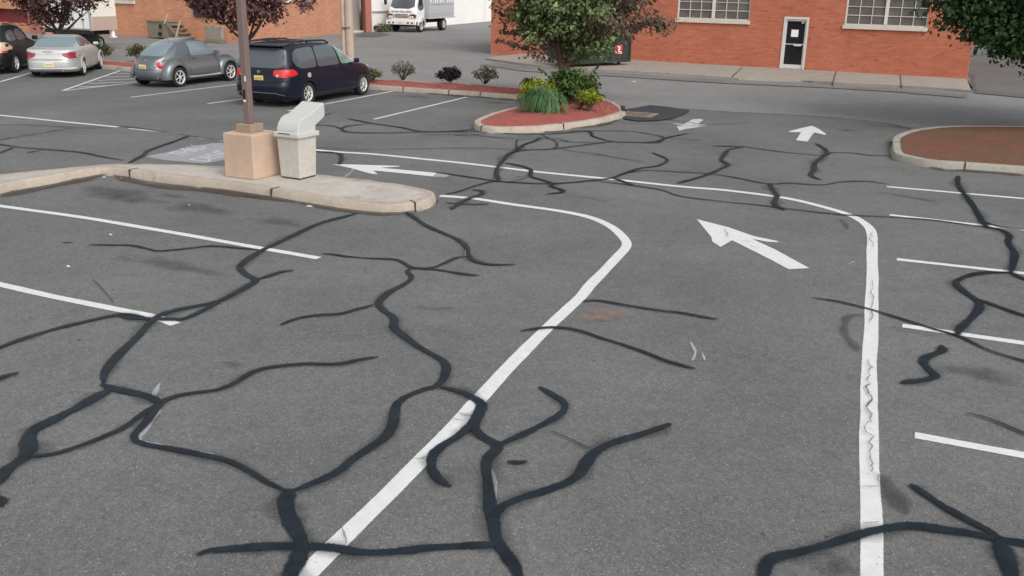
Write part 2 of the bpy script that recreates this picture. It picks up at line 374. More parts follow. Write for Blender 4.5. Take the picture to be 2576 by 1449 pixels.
# ------------------------------------------------------------------ mesh helpers
class MB:
    def __init__(s): s.v = []; s.f = []; s.m = []
    def add(s, vs, fs, mi=0):
        o = len(s.v); s.v += [tuple(v) for v in vs]
        for f in fs: s.f.append(tuple(i + o for i in f)); s.m.append(mi)
        return s
    def box(s, c, size, rz=0.0, mi=0, top=None, M=None):
        hx, hy, hz = size[0] / 2, size[1] / 2, size[2] / 2
        tx, ty = (top if top else (1, 1))
        P = []
        for z, kx, ky in ((-hz, 1, 1), (hz, tx, ty)):
            for x, y in ((-hx, -hy), (hx, -hy), (hx, hy), (-hx, hy)):
                X, Y = x * kx, y * ky
                p = Vector((X * cos(rz) - Y * sin(rz), X * sin(rz) + Y * cos(rz), z))
                if M is not None: p = M @ p
                P.append(p + Vector(c))
        return s.add(P, [(3, 2, 1, 0), (4, 5, 6, 7), (0, 1, 5, 4), (1, 2, 6, 5), (2, 3, 7, 6), (3, 0, 4, 7)], mi)
    def bar(s, p0, p1, wd, ht=None, mi=0):
        p0, p1 = Vector(p0), Vector(p1); d = (p1 - p0); L = d.length
        q = d.to_track_quat('X', 'Z').to_matrix()
        return s.box((p0 + p1) / 2, (L, wd, ht or wd), 0, mi, None, q)
    def tube(s, pts, rad, n=8, mi=0, cap=True):
        pts = [Vector(p) for p in pts]
        if not hasattr(rad, '__len__'): rad = [rad] * len(pts)
        vs = []; fs = []
        for i, p in enumerate(pts):
            d = (pts[min(i + 1, len(pts) - 1)] - pts[max(i - 1, 0)]).normalized()
            q = d.to_track_quat('Z', 'Y').to_matrix()
            for k in range(n):
                a = 2 * pi * k / n
                vs.append(p + q @ Vector((cos(a) * rad[i], sin(a) * rad[i], 0)))
        for i in range(len(pts) - 1):
            for k in range(n):
                a, b_ = i * n + k, i * n + (k + 1) % n
                fs.append((a, b_, b_ + n, a + n))
        if cap: fs.append(tuple(reversed(range(n)))); fs.append(tuple(range((len(pts) - 1) * n, len(pts) * n)))
        return s.add(vs, fs, mi)
    def lathe_y(s, prof, c, n=32, mi=0, a0=0.0, a1=2 * pi, close=True):
        """prof: (radius, y) pairs, turned about the y axis through c"""
        vs = []; fs = []; full = abs(a1 - a0 - 2 * pi) < 1e-6
        cols = n if full else n + 1
        for k in range(cols):
            a = a0 + (a1 - a0) * k / n
            for r, y in prof: vs.append((c[0] + r * cos(a), c[1] + y, c[2] + r * sin(a)))
        m = len(prof)
        for k in range(n):
            k2 = (k + 1) % cols
            for j in range(m - 1): fs.append((k * m + j, k2 * m + j, k2 * m + j + 1, k * m + j + 1))
        return s.add(vs, fs, mi)
    def build(s, name, mats, parent=None, smooth=False, bevel=0.0, loc=(0, 0, 0), rz=0.0, fixn=True):
        me = bpy.data.meshes.new(name)
        me.from_pydata(s.v, [], s.f)
        if not isinstance(mats, (list, tuple)): mats = [mats]
        for m in mats: me.materials.append(A[m] if isinstance(m, str) else m)
        me.polygons.foreach_set('material_index', s.m)
        me.update()
        if fixn:
            import bmesh
            bm = bmesh.new(); bm.from_mesh(me); bmesh.ops.recalc_face_normals(bm, faces=bm.faces); bm.to_mesh(me); bm.free()
        if smooth:
            me.polygons.foreach_set('use_smooth', [True] * len(me.polygons))
            me.set_sharp_from_angle(angle=radians(38))
        o = bpy.data.objects.new(name, me); C.objects.link(o)
        o.location = loc; o.rotation_euler = (0, 0, rz)
        if parent is not None: o.parent = parent
        if bevel > 0:
            b = o.modifiers.new('bevel', 'BEVEL'); b.width = bevel; b.segments = 2; b.limit_method = 'ANGLE'; b.angle_limit = radians(40)
        return o

def thing(name, label, cat, loc=(0, 0, 0), rz=0.0, group=None):
    o = bpy.data.objects.new(name, None); C.objects.link(o)
    o.empty_display_size = 0.3
    o.location = loc; o.rotation_euler = (0, 0, rz)
    o['label'] = label; o['category'] = cat
    if group: o['group'] = group
    return o
def tag(o, label, cat, group=None):
    o['label'] = label; o['category'] = cat
    if group: o['group'] = group
    return o
def structure(o, label=None):
    o['kind'] = 'structure'
    if label: o['label'] = label
    return o
def edge_attr(o, vals):
    a = o.data.attributes.new('edge', 'FLOAT', 'POINT'); a.data.foreach_set('value', vals)

ZL = [0.0045]
def nextz():
    ZL[0] += 0.00011
    return ZL[0]
def smooth_path(pts, n=5):
    P = [Vector((p[0], p[1])) for p in pts]
    if len(P) < 3: 
        return [P[0].lerp(P[-1], i / 6) for i in range(7)]
    out = []
    for i in range(len(P) - 1):
        p0 = P[max(i - 1, 0)]; p1 = P[i]; p2 = P[i + 1]; p3 = P[min(i + 2, len(P) - 1)]
        for k in range(n):
            t = k / n
            out.append(0.5 * ((2 * p1) + (p2 - p0) * t + (2 * p0 - 5 * p1 + 4 * p2 - p3) * t * t + (3 * p1 - p0 - 3 * p2 + p3) * t ** 3))
    out.append(P[-1])
    return out
def ribbon(mb, ev, pts, width, z, jitter=0.12, smooth=True, taper=True, n=5, soft=1.25, core=0.55):
    P = smooth_path(pts, n) if smooth else [Vector((p[0], p[1])) for p in pts]
    # even spacing
    seg = [0.0]
    for a, b in zip(P, P[1:]): seg.append(seg[-1] + (b - a).length)
    L = seg[-1]
    step = max(0.04, min(0.12, L / 40)) if smooth else None
    if step:
        k = max(2, int(L / step)); Q = []; j = 0
        for i in range(k + 1):
            s_ = L * i / k
            while j < len(seg) - 2 and seg[j + 1] < s_: j += 1
            dl = seg[j + 1] - seg[j]
            Q.append(P[j].lerp(P[j + 1], (s_ - seg[j]) / dl if dl > 0 else 0))
        P = Q
    vs = []; fs = []; e = []
    ph = random.random() * 50; cnt = len(P)
    for i, p in enumerate(P):
        d = (P[min(i + 1, cnt - 1)] - P[max(i - 1, 0)])
        if d.length < 1e-9: d = Vector((1, 0))
        nrm = Vector((-d.y, d.x)).normalized()
        wv = width * (1 + jitter * (sin(i * 0.61 + ph) + 0.7 * sin(i * 0.23 + ph * 2) + 0.6 * (random.random() - 0.5)))
        if taper:
            te = min(i, cnt - 1 - i) / 3.0
            if te < 1: wv *= 0.45 + 0.55 * te
        h = wv / 2 * soft
        off = nrm * (width * jitter * (0.6 * sin(i * 0.37 + ph) + 0.5 * (random.random() - .5)))
        for q in (-1, -core, core, 1):
            vs.append((p.x + nrm.x * h * q + off.x, p.y + nrm.y * h * q + off.y, z))
            e.append(0.0 if abs(q) == 1 else 1.0)
    if taper:
        for q in range(4): e[q] = 0.15 if 0 < q < 3 else 0.0; e[-1 - q] = 0.15 if 0 < q < 3 else 0.0
    for i in range(cnt - 1):
        for q in range(3):
            a = i * 4 + q; fs.append((a, a + 1, a + 5, a + 4))
    mb.add(vs, fs); ev += e

def inset_poly(P, d):
    """P: list of 2D Vectors, counter-clockwise; moved inwards by d"""
    n = len(P); out = []
    for i in range(n):
        a, b, c = P[i - 1], P[i], P[(i + 1) % n]
        d1 = (b - a); d2 = (c - b)
        if d1.length < 1e-9: d1 = d2
        if d2.length < 1e-9: d2 = d1
        d1 = d1.normalized(); d2 = d2.normalized()
        n1 = Vector((-d1.y, d1.x)); n2 = Vector((-d2.y, d2.x))
        m = n1 + n2
        if m.length < 1e-6: m = n1
        m = m.normalized(); k = max(0.4, m.dot(n1))
        out.append(b + m * (d / k))
    return out
def area2(P): return sum(P[i - 1].x * P[i].y - P[i].x * P[i - 1].y for i in range(len(P)))
def ccw(P):
    P = [Vector((p[0], p[1])) for p in P]
    return P if area2(P) > 0 else P[::-1]
def inside(p, P):
    r = False
    for i in range(len(P)):
        a, b = P[i - 1], P[i]
        if (a.y > p.y) != (b.y > p.y) and p.x < (b.x - a.x) * (p.y - a.y) / (b.y - a.y) + a.x: r = not r
    return r
def edist(p, P):
    m = 1e9
    for i in range(len(P)):
        a, b = P[i - 1], P[i]; ab = b - a; l2 = ab.length_squared
        t = 0 if l2 == 0 else max(0, min(1, (p - a).dot(ab) / l2))
        m = min(m, (p - a - ab * t).length)
    return m
def fill2d(P, step):
    """triangles that fill a 2D outline with inner points on a jittered grid"""
    pts = [Vector((p[0], p[1])) for p in P]; n = len(pts)
    xs = [p.x for p in pts]; ys = [p.y for p in pts]
    x = min(xs) + step / 2
    while x < max(xs):
        y = min(ys) + step / 2
        while y < max(ys):
            p = Vector((x, y))
            if inside(p, pts[:n]) and edist(p, pts[:n]) > step * 0.35: pts.append(p)
            y += step
        x += step
    r = delaunay_2d_cdt(pts, [], [list(range(n))], 1, 1e-6)
    return r[0], r[2]
def sheet(name, P, z, mat, soft=0.0, step=4.0):
    """flat ground sheet; with soft > 0 its border fades over that width"""
    P = ccw(P); mb = MB(); ev = []
    if soft > 0:
        I = inset_poly(P, soft); n = len(P)
        vs = [(p.x, p.y, z) for p in P] + [(p.x, p.y, z) for p in I]
        mb.add(vs, [(i, (i + 1) % n, (i + 1) % n + n, i + n) for i in range(n)]); ev += [0.0] * n + [1.0] * n
        v, f = fill2d(I, step)
        mb.add([(p.x, p.y, z) for p in v], f); ev += [1.0] * len(v)
    else:
        v, f = fill2d(P, step)
        mb.add([(p.x, p.y, z) for p in v], f); ev += [1.0] * len(v)
    o = mb.build(name, mat, fixn=False)
    edge_attr(o, ev)
    return o

# ------------------------------------------------------------------ ground
gr = MB().add([(-150, -30, 0), (150, -30, 0), (150, 220, 0), (-150, 220, 0)], [(0, 1, 2, 3)]).build('parking_lot', 'asphalt')
structure(gr, 'grey asphalt parking lot')

# planter outline (outer top edge of the kerb), then lot side follows the bulb of the island
stripF = tr(Q1, [(1085, 672), (1350, 698)], .15) + tr(Q2, [(1800, 878)], .15) + tr(Q3, [(0, 915), (500, 945), (1000, 985)], .15)
dirL = (stripF[0] - stripF[2]).normalized()
stripF = [stripF[0] + dirL * 14] + stripF
bulb = tr(Q3, [(1020, 1050), (1022, 1072), (950, 1092), (800, 1132), (690, 1160), (580, 1203), (518, 1232), (506, 1250), (520, 1275), (570, 1296), (700, 1310), (850, 1313), (1200, 1302), (1500, 1268), (1700, 1242), (1900, 1203), (2000, 1172), (2062, 1148), (2066, 1138),
                 (2040, 1105), (1960, 1052), (1830, 1008), (1650, 972), (1450, 945), (1300, 930)], .15)
stripB = tr(Q3, [(1000, 905), (420, 858), (0, 842)], .15) + tr(Q1, [(1380, 643), (1080, 617)], .15)
stripB = stripB + [stripB[-1] + dirL * 13]
bed = ccw([Vector((p.x, p.y)) for p in stripF + bulb + stripB])

drive_front = [Vector((-60, 66)), (stripF[0] + stripB[-1]) / 2, (stripF[3] + stripB[2]) / 2, (stripF[-2] + stripB[0]) / 2] + \
    [g(1440, 262), g(1560, 284), g(1640, 277), g(1720, 276), g(1850, 284), g(2000, 291), g(2120, 300), g(2230, 312), g(2300, 333), g(2576, 335)]
drv = [Vector((p[0], p[1])) for p in drive_front] + [Vector((80, 14)), Vector((120, 30)), Vector((120, 200)), Vector((-120, 200)), Vector((-120, 70))]
structure(sheet('driveway', drv, 0.004, 'drive', soft=0.55, step=12), 'pale aged asphalt driveway behind the planting bed')

def kerb(name, P, wdt, h, mat, gaps=(), z0=0.0, inward=1, bevel=0.02, label=None, hs=None):
    """P: closed outline of the outer top edge"""
    n = len(P)
    offs = [(-0.02, z0), (0.0, h - bevel), (bevel, h), (wdt, h), (wdt, h - 0.1)]
    rings = [inset_poly(P, o[0]) for o in offs]
    vs = []; fs = []
    rj = [(random.uniform(-.006, .006), random.uniform(-.006, .006), random.uniform(-.007, .003)) for _ in range(n)]
    for k, o in enumerate(offs):
        for i, p in enumerate(rings[k]): vs.append((p.x + (rj[i][0] if 0 < k < 3 else 0), p.y + (rj[i][1] if 0 < k < 3 else 0), o[1] + (rj[i][2] if 0 < k < 3 else 0)))
    for k in range(len(offs) - 1):
        for i in range(n):
            j = (i + 1) % n
            fs.append((k * n + i, k * n + j, (k + 1) * n + j, (k + 1) * n + i))
    mb = MB().add(vs, fs)
    for (p, q) in gaps:
        p, q = Vector(p), Vector(q)
        dd = (q - p).normalized()
        for u in range(3):      # a joint: thin dark slot, slightly crooked, standing a hair proud
            a = p.lerp(q, u / 3) + Vector((random.uniform(-.006, .006), 0)); b = p.lerp(q, (u + 1) / 3)
            mb.box(((a.x + b.x) / 2, (a.y + b.y) / 2, h / 2 + 0.003), ((b - a).length * 1.02, 0.022, h + 0.004), atan2(dd.y, dd.x), 1)
    o = mb.build(name, [mat, 'grime'], smooth=True)
    return structure(o, label)
def densify(P, d=0.5):
    out = []
    for i in range(len(P)):
        a, b = P[i], P[(i + 1) % len(P)]; k = max(1, int((b - a).length / d))
        for j in range(k): out.append(a.lerp(b, j / k))
    return out
def gap_at(P, pt, wdt=0.17):
    pt = Vector((pt.x, pt.y)); best = None
    for i in range(len(P)):
        a, b = P[i], P[(i + 1) % len(P)]; ab = b - a
        if ab.length < 1e-6: continue
        t = max(0, min(1, (pt - a).dot(ab) / ab.length_squared)); q = a + ab * t
        if best is None or (q - pt).length < best[0]: best = ((q - pt).length, q, Vector((-ab.y, ab.x)).normalized())
    q, nn = best[1], best[2]
    return (q - nn * 0.024, q + nn * wdt)
bedd = densify(bed, 0.3)
gp = [gap_at(bed, p) for p in tr(Q3, [(245, 930), (545, 955), (1505, 1290), (570, 1300), (1000, 990)], .15) + tr(Q2, [(2120, 895)], .15)]
kerb('kerb_around_planting_bed', bedd, 0.16, 0.15, 'kerb', gp, label='tan concrete kerb round the red mulch bed')
inn = inset_poly(bedd, 0.15)
v, f = fill2d(inn, 0.35)
zz = []
for p in v:
    dd = edist(p, inn)
    zz.append(0.135 + 0.10 * min(1, dd / 1.3) + (0.012 * random.uniform(-1, 1) if dd > 0.05 else 0))
mo = MB().add([(p.x, p.y, z) for p, z in zip(v, zz)], f).build('mulch_bed', 'mulch', smooth=True, fixn=False)
structure(mo, 'red wood mulch inside the kerb')
# loose chips lying on the mulch
mb = MB(); random.seed(77)
bb_ = [p for p in inset_poly(bedd, 0.22)]; xs_ = [p.x for p in bb_ if p.x > -8]; k_ = 0
while k_ < 1500:
    p = Vector((random.uniform(-7, max(xs_)), random.uniform(25.5, 34)))
    if not inside(p, bb_): continue
    k_ += 1; a = random.uniform(0, pi); L_ = random.uniform(.02, .05)
    zc = .135 + .10 * min(1, edist(p, inn) / 1.3) + .004
    mb.box((p.x, p.y, zc + .006), (L_, .014, .008), a, random.choice((0, 0, 1, 2)))
ch = mb.build('mulch_chips', ['chipred', 'chiptan', 'chipdark'], fixn=False); ch['kind'] = 'stuff'; ch['label'] = 'loose wood chips on the red mulch bed'
# drain inlet at the island's right end
ia, ib = tr(Q3, [(2035, 1098), (2052, 1140)], .16)
tag(MB().bar(ia, ib, 0.10, 0.06).build('kerb_inlet', 'black'), 'black metal inlet edge where the mulch bed kerb stops beside the drain', 'drain inlet')

# concrete island with the lamp
is2 = tr(Q6, [(0, 945), (280, 975), (720, 1040), (1070, 1100), (1450, 1160), (1700, 1190), (1880, 1203), (2050, 1200), (2240, 1180), (2350, 1150), (2412, 1110), (2422, 1090), (2405, 1070), (2330, 1045), (2200, 1017), (2060, 993), (1700, 945), (1400, 912), (1190, 885)], .15)
is2 += tr(E7, [(2250, 885), (1600, 862), (1000, 838), (500, 826), (0, 826)], .15)
is2 += tr(B1, [(900, 858), (790, 862), (500, 885), (200, 915), (0, 935), (-500, 985)], .15)
is2 += tr(B1, [(-500, 1120), (0, 1012), (200, 975), (400, 942), (600, 905), (760, 885), (830, 888), (970, 902)], .15)
is2 = ccw(is2)
is2d = densify(is2, 0.12)
gp = [gap_at(is2, p, 0.18) for p in tr(Q6, [(735, 1045), (2225, 1190)], .15) + tr(B1, [(973, 905)], .15)]
kerb('island_kerb', is2d, 0.17, 0.15, 'kerb', gp, label='tan kerb of the concrete traffic island')
inn = inset_poly(is2d, 0.165)
v, f = fill2d(inn, 0.3)
structure(MB().add([(p.x, p.y, 0.147) for p in v], f).build('island_pavement', 'slab', fixn=False), 'pale concrete top of the traffic island')
# scuffs on the kerb face

# right hand island
is3 = tr(E8, [(312, 420), (300, 470), (300, 560), (308, 640), (350, 700), (480, 742), (640, 775), (850, 815), (1100, 845), (1500, 868), (1560, 872), (2000, 905), (2576, 945), (3300, 1010), (4200, 1085)], .15)
is3 += tr(E8, [(4200, 290), (3300, 255), (2576, 228), (2400, 222), (2000, 219), (1500, 219), (1250, 224), (1000, 243), (700, 278), (500, 330), (380, 380)], .15)
is3 = ccw(is3); is3d = densify(is3, 0.35)
gp = [gap_at(is3, p, 0.19) for p in tr(E8, [(1570, 875), (300, 505)], .15)]
kerb('right_island_kerb', is3d, 0.17, 0.15, 'kerbgrey', gp, label='grey concrete kerb of the right island')
inn = inset_poly(is3d, 0.16)
v, f = fill2d(inn, 0.4)
zz = [0.135 + 0.10 * min(1, edist(p, inn) / 1.5) for p in v]
structure(MB().add([(p.x, p.y, z) for p, z in zip(v, zz)], f).build('soil_bed', 'mulch2', smooth=True, fixn=False), 'brown mulch and thin grass on the right island')

# pavement along the brick building
WP0, WP1 = Vector((-1.3, 49.0)), Vector((18.21, 38.65))
wd = (WP1 - WP0).normalized(); wn = Vector((-wd.y, wd.x))      # wn points into the building
front = [(g(1221, 145, .12), .12), (g(1262, 151, .12), .12), (g(1310, 158, .12), .12), (g(1350, 162, .12), .12), (g(1420, 168, .12), .12), (g(1500, 172.5, .12), .12), (g(1572, 176.5, .12), .12), (g(1700, 184, .12), .12),
         (g(1800, 190.5, .11), .11), (g(1860, 196, .09), .09), (g(1890, 200, .03), .03), (g(1930, 203, .012), .012), (g(1985, 204, .012), .012), (g(2015, 203, .03), .03), (g(2045, 202.5, .10), .10), (g(2095, 205, .12), .12),
         (g(2266, 213.5, .12), .12), (g(2380, 221, .12), .12), (g(2443, 226, .12), .12)]
vs = []; fs = []; nf = len(front)
for p, z in front: vs.append((p.x, p.y, 0.0 - 0.02)); 
for p, z in front: vs.append((p.x, p.y, z - 0.015))
for p, z in front:
    q = Vector((p.x, p.y)) + wn * 0.02; vs.append((q.x, q.y, z))
for p, z in front:
    q = Vector((p.x, p.y)) + wn * 0.9; vs.append((q.x, q.y, 0.5 * z + 0.06))
for i, (p, z) in enumerate(front):
    t = (Vector((p.x, p.y)) - WP0).dot(wd)
    if i == nf - 1: t = (WP1 - WP0).length + 0.0
    q = WP0 + wd * t + wn * 0.05; vs.append((q.x, q.y, 0.12))
for k in range(4):
    for i in range(nf - 1): fs.append((k * nf + i, k * nf + i + 1, (k + 1) * nf + i + 1, (k + 1) * nf + i))
fs.append((nf - 1, 2 * nf - 1, 3 * nf - 1, 4 * nf - 1, 5 * nf - 1))
e = WP1 + wn * 0.05
vs.append((e.x, e.y, -0.02)); fs.append((nf - 1, 5 * nf - 1, len(vs) - 1))
mb = MB().add(vs, fs)
for a, b in ((tr(Q5, [(375, 955)], .121)[0], tr(Q5, [(420, 810)], .121)[0]), (tr(Q5, [(1163, 985)], .121)[0], tr(Q5, [(1150, 855)], .121)[0]), (tr(Q4, [(1380, 985)], .12)[0], tr(Q4, [(1510, 868)], .12)[0])):
    mb.bar((a.x, a.y, .118), (b.x, b.y, .118), 0.045, 0.012, mi=1)
    mb.bar((a.x, a.y - .02, .0), (a.x, a.y - .02, .121), 0.045, 0.03, mi=1)
a = tr(Q5, [(0, 950), (100, 905), (300, 868)], .10)
structure(mb.build('pavement', ['walk', 'grime'], fixn=True), 'concrete pavement in front of the red brick building')

# ------------------------------------------------------------------ road paint
def lines(name, specs, mat, label, jitter=0.03):
    mb = MB(); ev = []
    z = nextz()
    for pts, wdt in specs: ribbon(mb, ev, pts, wdt, z, jitter, True, False, 5, 1.12)
    o = mb.build(name, mat, fixn=False); edge_attr(o, ev); return structure(o, label)
outer = tr(B1, [(-200, 470), (0, 493), (240, 517), (540, 548), (890, 582)])
lines('lane_line_far_left', [(outer, .13)], 'paint', 'white lane line crossing the left of the lot')
lines('lane_line_worn', [(tr(B1, [(970, 593), (1200, 618), (1430, 653), (1700, 690), (2080, 727)]), .12)], 'oldpaint', 'worn stretch of white lane line behind the lamp block')
outer = tr(B1, [(2080, 727), (2380, 755)]) + tr(B2, [(0, 395), (250, 410), (600, 445), (900, 475), (1200, 510), (1450, 540), (1800, 575), (2100, 605), (2560, 654)]) + \
    tr(B3, [(300, 680), (650, 722), (850, 755), (1050, 805), (1200, 848), (1290, 882), (1350, 915), (1395, 950), (1422, 990)]) + tr(B8, [(1430, 100), (1432, 250), (1432, 400), (1428, 600), (1422, 800), (1412, 1000), (1407, 1200), (1405, 1400)]) + \
    tr(B7, [(1408, 200), (1408, 400), (1415, 800), (1425, 1080), (1430, 1448), (1436, 1800)])
lines('lane_line_outer', [(outer, .15)], 'paint', 'white lane line curving down the right side')
inner = tr(B2, [(745, 725), (1000, 745), (1300, 790), (1600, 832), (1800, 868), (1930, 905), (2040, 960), (2110, 1020), (2150, 1075), (2145, 1115), (2090, 1180), (2000, 1275), (1880, 1395)]) + \
    tr(M5, [(1800, 175), (1540, 415), (1300, 660), (1045, 935), (980, 1000)]) + tr(B6, [(935, 230), (700, 480), (400, 790), (20, 1155)]) + tr(B5, [(2420, 1330), (2300, 1448), (2000, 1760)])
lines('lane_line_inner', [(inner, .15)], 'paint', 'white lane line turning back past the traffic island')
stalls = [tr(B4, [(-700, 10), (0, 107), (600, 190), (1200, 290), (1985, 428), (2405, 502)]), tr(B4, [(-700, 545), (0, 700), (400, 790), (900, 892), (1150, 940), (1325, 1000)])]
lines('stall_line_near', [(s, .125) for s in stalls], 'paint', 'white stall lines at the near left')
rl = [((2231, 470), (2576, 500)), ((2238, 541), (2576, 579)), ((2256, 653), (2576, 688)), ((2270, 820), (2576, 864)), ((2301, 1096), (2576, 1146))]
sp = []
for a, b in rl:
    a, b = g(*a), g(*b); sp.append(([a, b + (b - a).normalized() * 3], .125))
lines('stall_line_right', sp, 'paint', 'white stall lines at the right edge')
def ext(a, b, L):
    return [a, a + (b - a).normalized() * L]
sp = []
for B, a, b, L in ((Q2, (905, 1146), (2012, 937), 5.75), (Q3, (-527, 1230), (470, 992), 5.8), (Q2, (80, 1069), (460, 1018), 5.6), (Q1, (1350, 1003), (2450, 868), 5.6), (Q1, (0, 845), (290, 760), 5.2), (Q1, (640, 937), (1250, 725), 0), (Q1, (640, 937), (1400, 852), 6.8)):
    p, q = tr(B, [a, b]); sp.append((ext(p, q, L if L else (q - p).length), .10))
lines('stall_line_far', sp, 'paint', 'white stall lines under and beside the parked cars')
sp = []
for a, b in (((1180, 762), (1420, 756)), ((1090, 797), (1440, 780)), ((1005, 830), (1450, 811)), ((915, 862), (1450, 840)), ((810, 899), (1120, 884))):
    sp.append((tr(Q1, [a, b]), .11))
lines('hatched_zone_stripe', sp, 'paint', 'thin white hatching between the silver and blue grey cars')
def painted(name, B, pts, mat, label, z=None):
    o = sheet(name, tr(B, pts), z or nextz(), mat, soft=0.012, step=0.6); return structure(o, label)
painted('painted_arrow', B3, [(105, 900), (350, 963), (535, 1028), (725, 1068), (720, 1076), (640, 1072), (530, 1052), (700, 1130), (960, 1272), (800, 1280), (640, 1195), (375, 1062), (288, 1112), (222, 1070), (215, 1036)], 'paint', 'large white arrow inside the curve of the lane')
painted('painted_arrow', Q6, [(1365, 793), (1550, 795), (2060, 810), (2056, 818), (1860, 830), (2010, 843), (2440, 883), (2402, 920), (2100, 888), (1790, 858), (1835, 900), (1740, 886), (1620, 852), (1560, 835)], 'paint', 'white arrow beside the pebble bin')
painted('painted_arrow', R4, [(2085, 205), (2130, 222), (2200, 262), (2272, 315), (2255, 324), (2118, 292), (2085, 330), (2030, 409), (1878, 391), (1945, 288), (1785, 287), (1792, 274), (1960, 232)], 'paint', 'white arrow pointing away, left of the right island')
painted('painted_arrow', R4, [(298, 171), (430, 187), (545, 122), (645, 116), (692, 131), (608, 186), (738, 192), (735, 200), (600, 227), (460, 247), (378, 271), (340, 212), (420, 208), (300, 180)], 'oldpaint', 'worn white arrow beyond the mulch island')
painted('faded_arrow_tail', Q6, [(2440, 886), (2575, 905), (2535, 928), (2402, 922)], 'ghost', 'faded tail of the painted arrow')
painted('faded_paint_patch', E7, [(230, 650), (760, 560), (1300, 430), (1900, 330), (2600, 300), (3200, 250), (3100, 480), (2500, 680), (1700, 830), (1300, 800), (700, 740)], 'ghost', 'pale patch of worn paint behind the lamp block')
ar_z = nextz()
def road_text(word, p_left, p_right, length, label):
    """letters across the lane from p_left to p_right, tops pointing along the lane"""
    cu = bpy.data.curves.new('lane_word', 'FONT'); cu.body = word; cu.align_x = 'LEFT'; cu.size = 1.0; cu.resolution_u = 2
    to = bpy.data.objects.new('lane_word', cu); C.objects.link(to)
    bpy.context.view_layer.update()
    dg = bpy.context.evaluated_depsgraph_get()
    me = bpy.data.meshes.new_from_object(to.evaluated_get(dg)); bpy.data.objects.remove(to)
    xs = [v.co.x for v in me.vertices]; ys = [v.co.y for v in me.vertices]
    x0, x1, y0, y1 = min(xs), max(xs), min(ys), max(ys)
    ex = (p_right - p_left); ey = Vector((cos(radians(153)), sin(radians(153)), 0)) * length
    for vtx in me.vertices:
        q = p_left + ex * ((vtx.co.x - x0) / (x1 - x0)) + ey * ((vtx.co.y - y0) / (y1 - y0))
        vtx.co = (q.x, q.y, ar_z)
    me.materials.append(A['oldpaint'])
    o = bpy.data.objects.new('lane_word', me); C.objects.link(o)
    edge_attr(o, [1.0] * len(me.vertices)); structure(o, label)
pl, pr_ = tr(E7, [(1240, 650), (1800, 430)])
road_text('THRU', pl, pr_, .52, 'faded white painted word THRU on the lane')
pl, pr_ = tr(E7, [(1790, 790), (2500, 560)])
road_text('DRIVE', pl, pr_, .52, 'faded white painted word DRIVE on the lane')

# ------------------------------------------------------------------ crack sealing
seal = []; thin = []; faint = []
def c(B, w_, pts, lst=None): (seal if lst is None else lst).append((tr(B, pts), w_))
cat = lambda *a: sum(a, [])
seal.append((tr(B4, [(2700, 165), (2575, 195), (2400, 245), (2200, 340), (2050, 410), (1985, 440), (1900, 490), (1825, 550), (1815, 590), (1880, 640), (1935, 670), (1880, 710), (1750, 780), (1640, 832), (1450, 872), (1300, 905), (1180, 955), (1100, 1030), (1050, 1090), (950, 1180), (850, 1280), (790, 1370), (780, 1460)]), .105))
c(B4, .085, [(1660, 830), (1560, 885), (1470, 930), (1370, 965), (1250, 965), (1050, 962), (900, 945)])
c(B4, .06, [(670, 403), (850, 405), (1000, 408), (1100, 430), (1200, 450), (1400, 432), (1600, 412), (1800, 428), (1960, 440)])
c(B4, .075, [(1930, 668), (2050, 632), (2130, 607), (2215, 598)])
c(B4, .075, [(-200, 1250), (0, 1180), (200, 1105), (500, 1020), (800, 950), (950, 930), (1100, 955)])
c(B4, .075, [(468, 388), (555, 385)]); c(B4, .09, [(-60, 1445), (60, 1390), (150, 1370)])
seal.append((cat(tr(B4, [(2110, 1012), (2250, 960), (2400, 935), (2560, 926)]), tr(M5, [(120, 265), (250, 230)]))  , .06))
seal.append((cat(tr(B2, [(540, 1272), (490, 1298), (535, 1350), (430, 1425)]), tr(M5, [(370, 130), (280, 215), (320, 275), (385, 320), (400, 360), (395, 400), (500, 485), (600, 555), (700, 612), (770, 655), (795, 710), (770, 785), (725, 842), (640, 865), (500, 920), (420, 980), (405, 1060), (390, 1150), (330, 1240), (200, 1325), (50, 1425)]), tr(B5, [(2560, 665), (2400, 742), (2180, 825)])), .088))
seal.append((cat(tr(M5, [(740, 852), (900, 890), (1010, 940), (1065, 990), (1035, 1060), (1005, 1120), (1005, 1170), (1060, 1230), (1180, 1300)]), tr(B6, [(1110, 570), (1100, 640), (1110, 740), (1120, 860), (1125, 960), (1150, 1080), (1165, 1180), (1240, 1290), (1320, 1400), (1350, 1500)])), .10))
c(B6, .075, [(1150, 485), (1300, 420), (1500, 330), (1620, 260), (1680, 200), (1680, 150), (1600, 90), (1490, 30)])
c(B6, .085, [(1010, 300), (880, 400), (760, 480), (690, 560), (680, 640), (720, 720), (830, 790)])
c(B6, .095, [(1160, 1030), (1220, 935), (1350, 872), (1550, 812), (1720, 750), (1800, 690), (1850, 600), (1930, 510), (2060, 450), (2250, 395), (2400, 345), (2490, 305)])
seal.append((cat(tr(B6, [(1200, 1215), (1000, 1228), (700, 1250), (400, 1278), (150, 1280)]), tr(B5, [(2575, 1255), (2400, 1242), (2200, 1238), (1900, 1243), (1650, 1262), (1560, 1272), (1480, 1305)])), .085))
c(B5, .125, [(2180, 800), (2150, 900), (2180, 1000), (2230, 1100), (2270, 1200), (2250, 1320), (2200, 1448), (2170, 1600)])
seal.append((cat(tr(B5, [(2170, 825), (2000, 742), (1850, 652), (1700, 585), (1550, 552), (1300, 500), (1080, 460), (1012, 405), (1100, 300), (1205, 160), (1300, 108), (1450, 76), (1650, 50)]), tr(B4, [(1790, 1440), (1900, 1370), (2050, 1330), (2300, 1305), (2560, 1306)]), tr(M5, [(150, 642), (290, 625)])), .068))
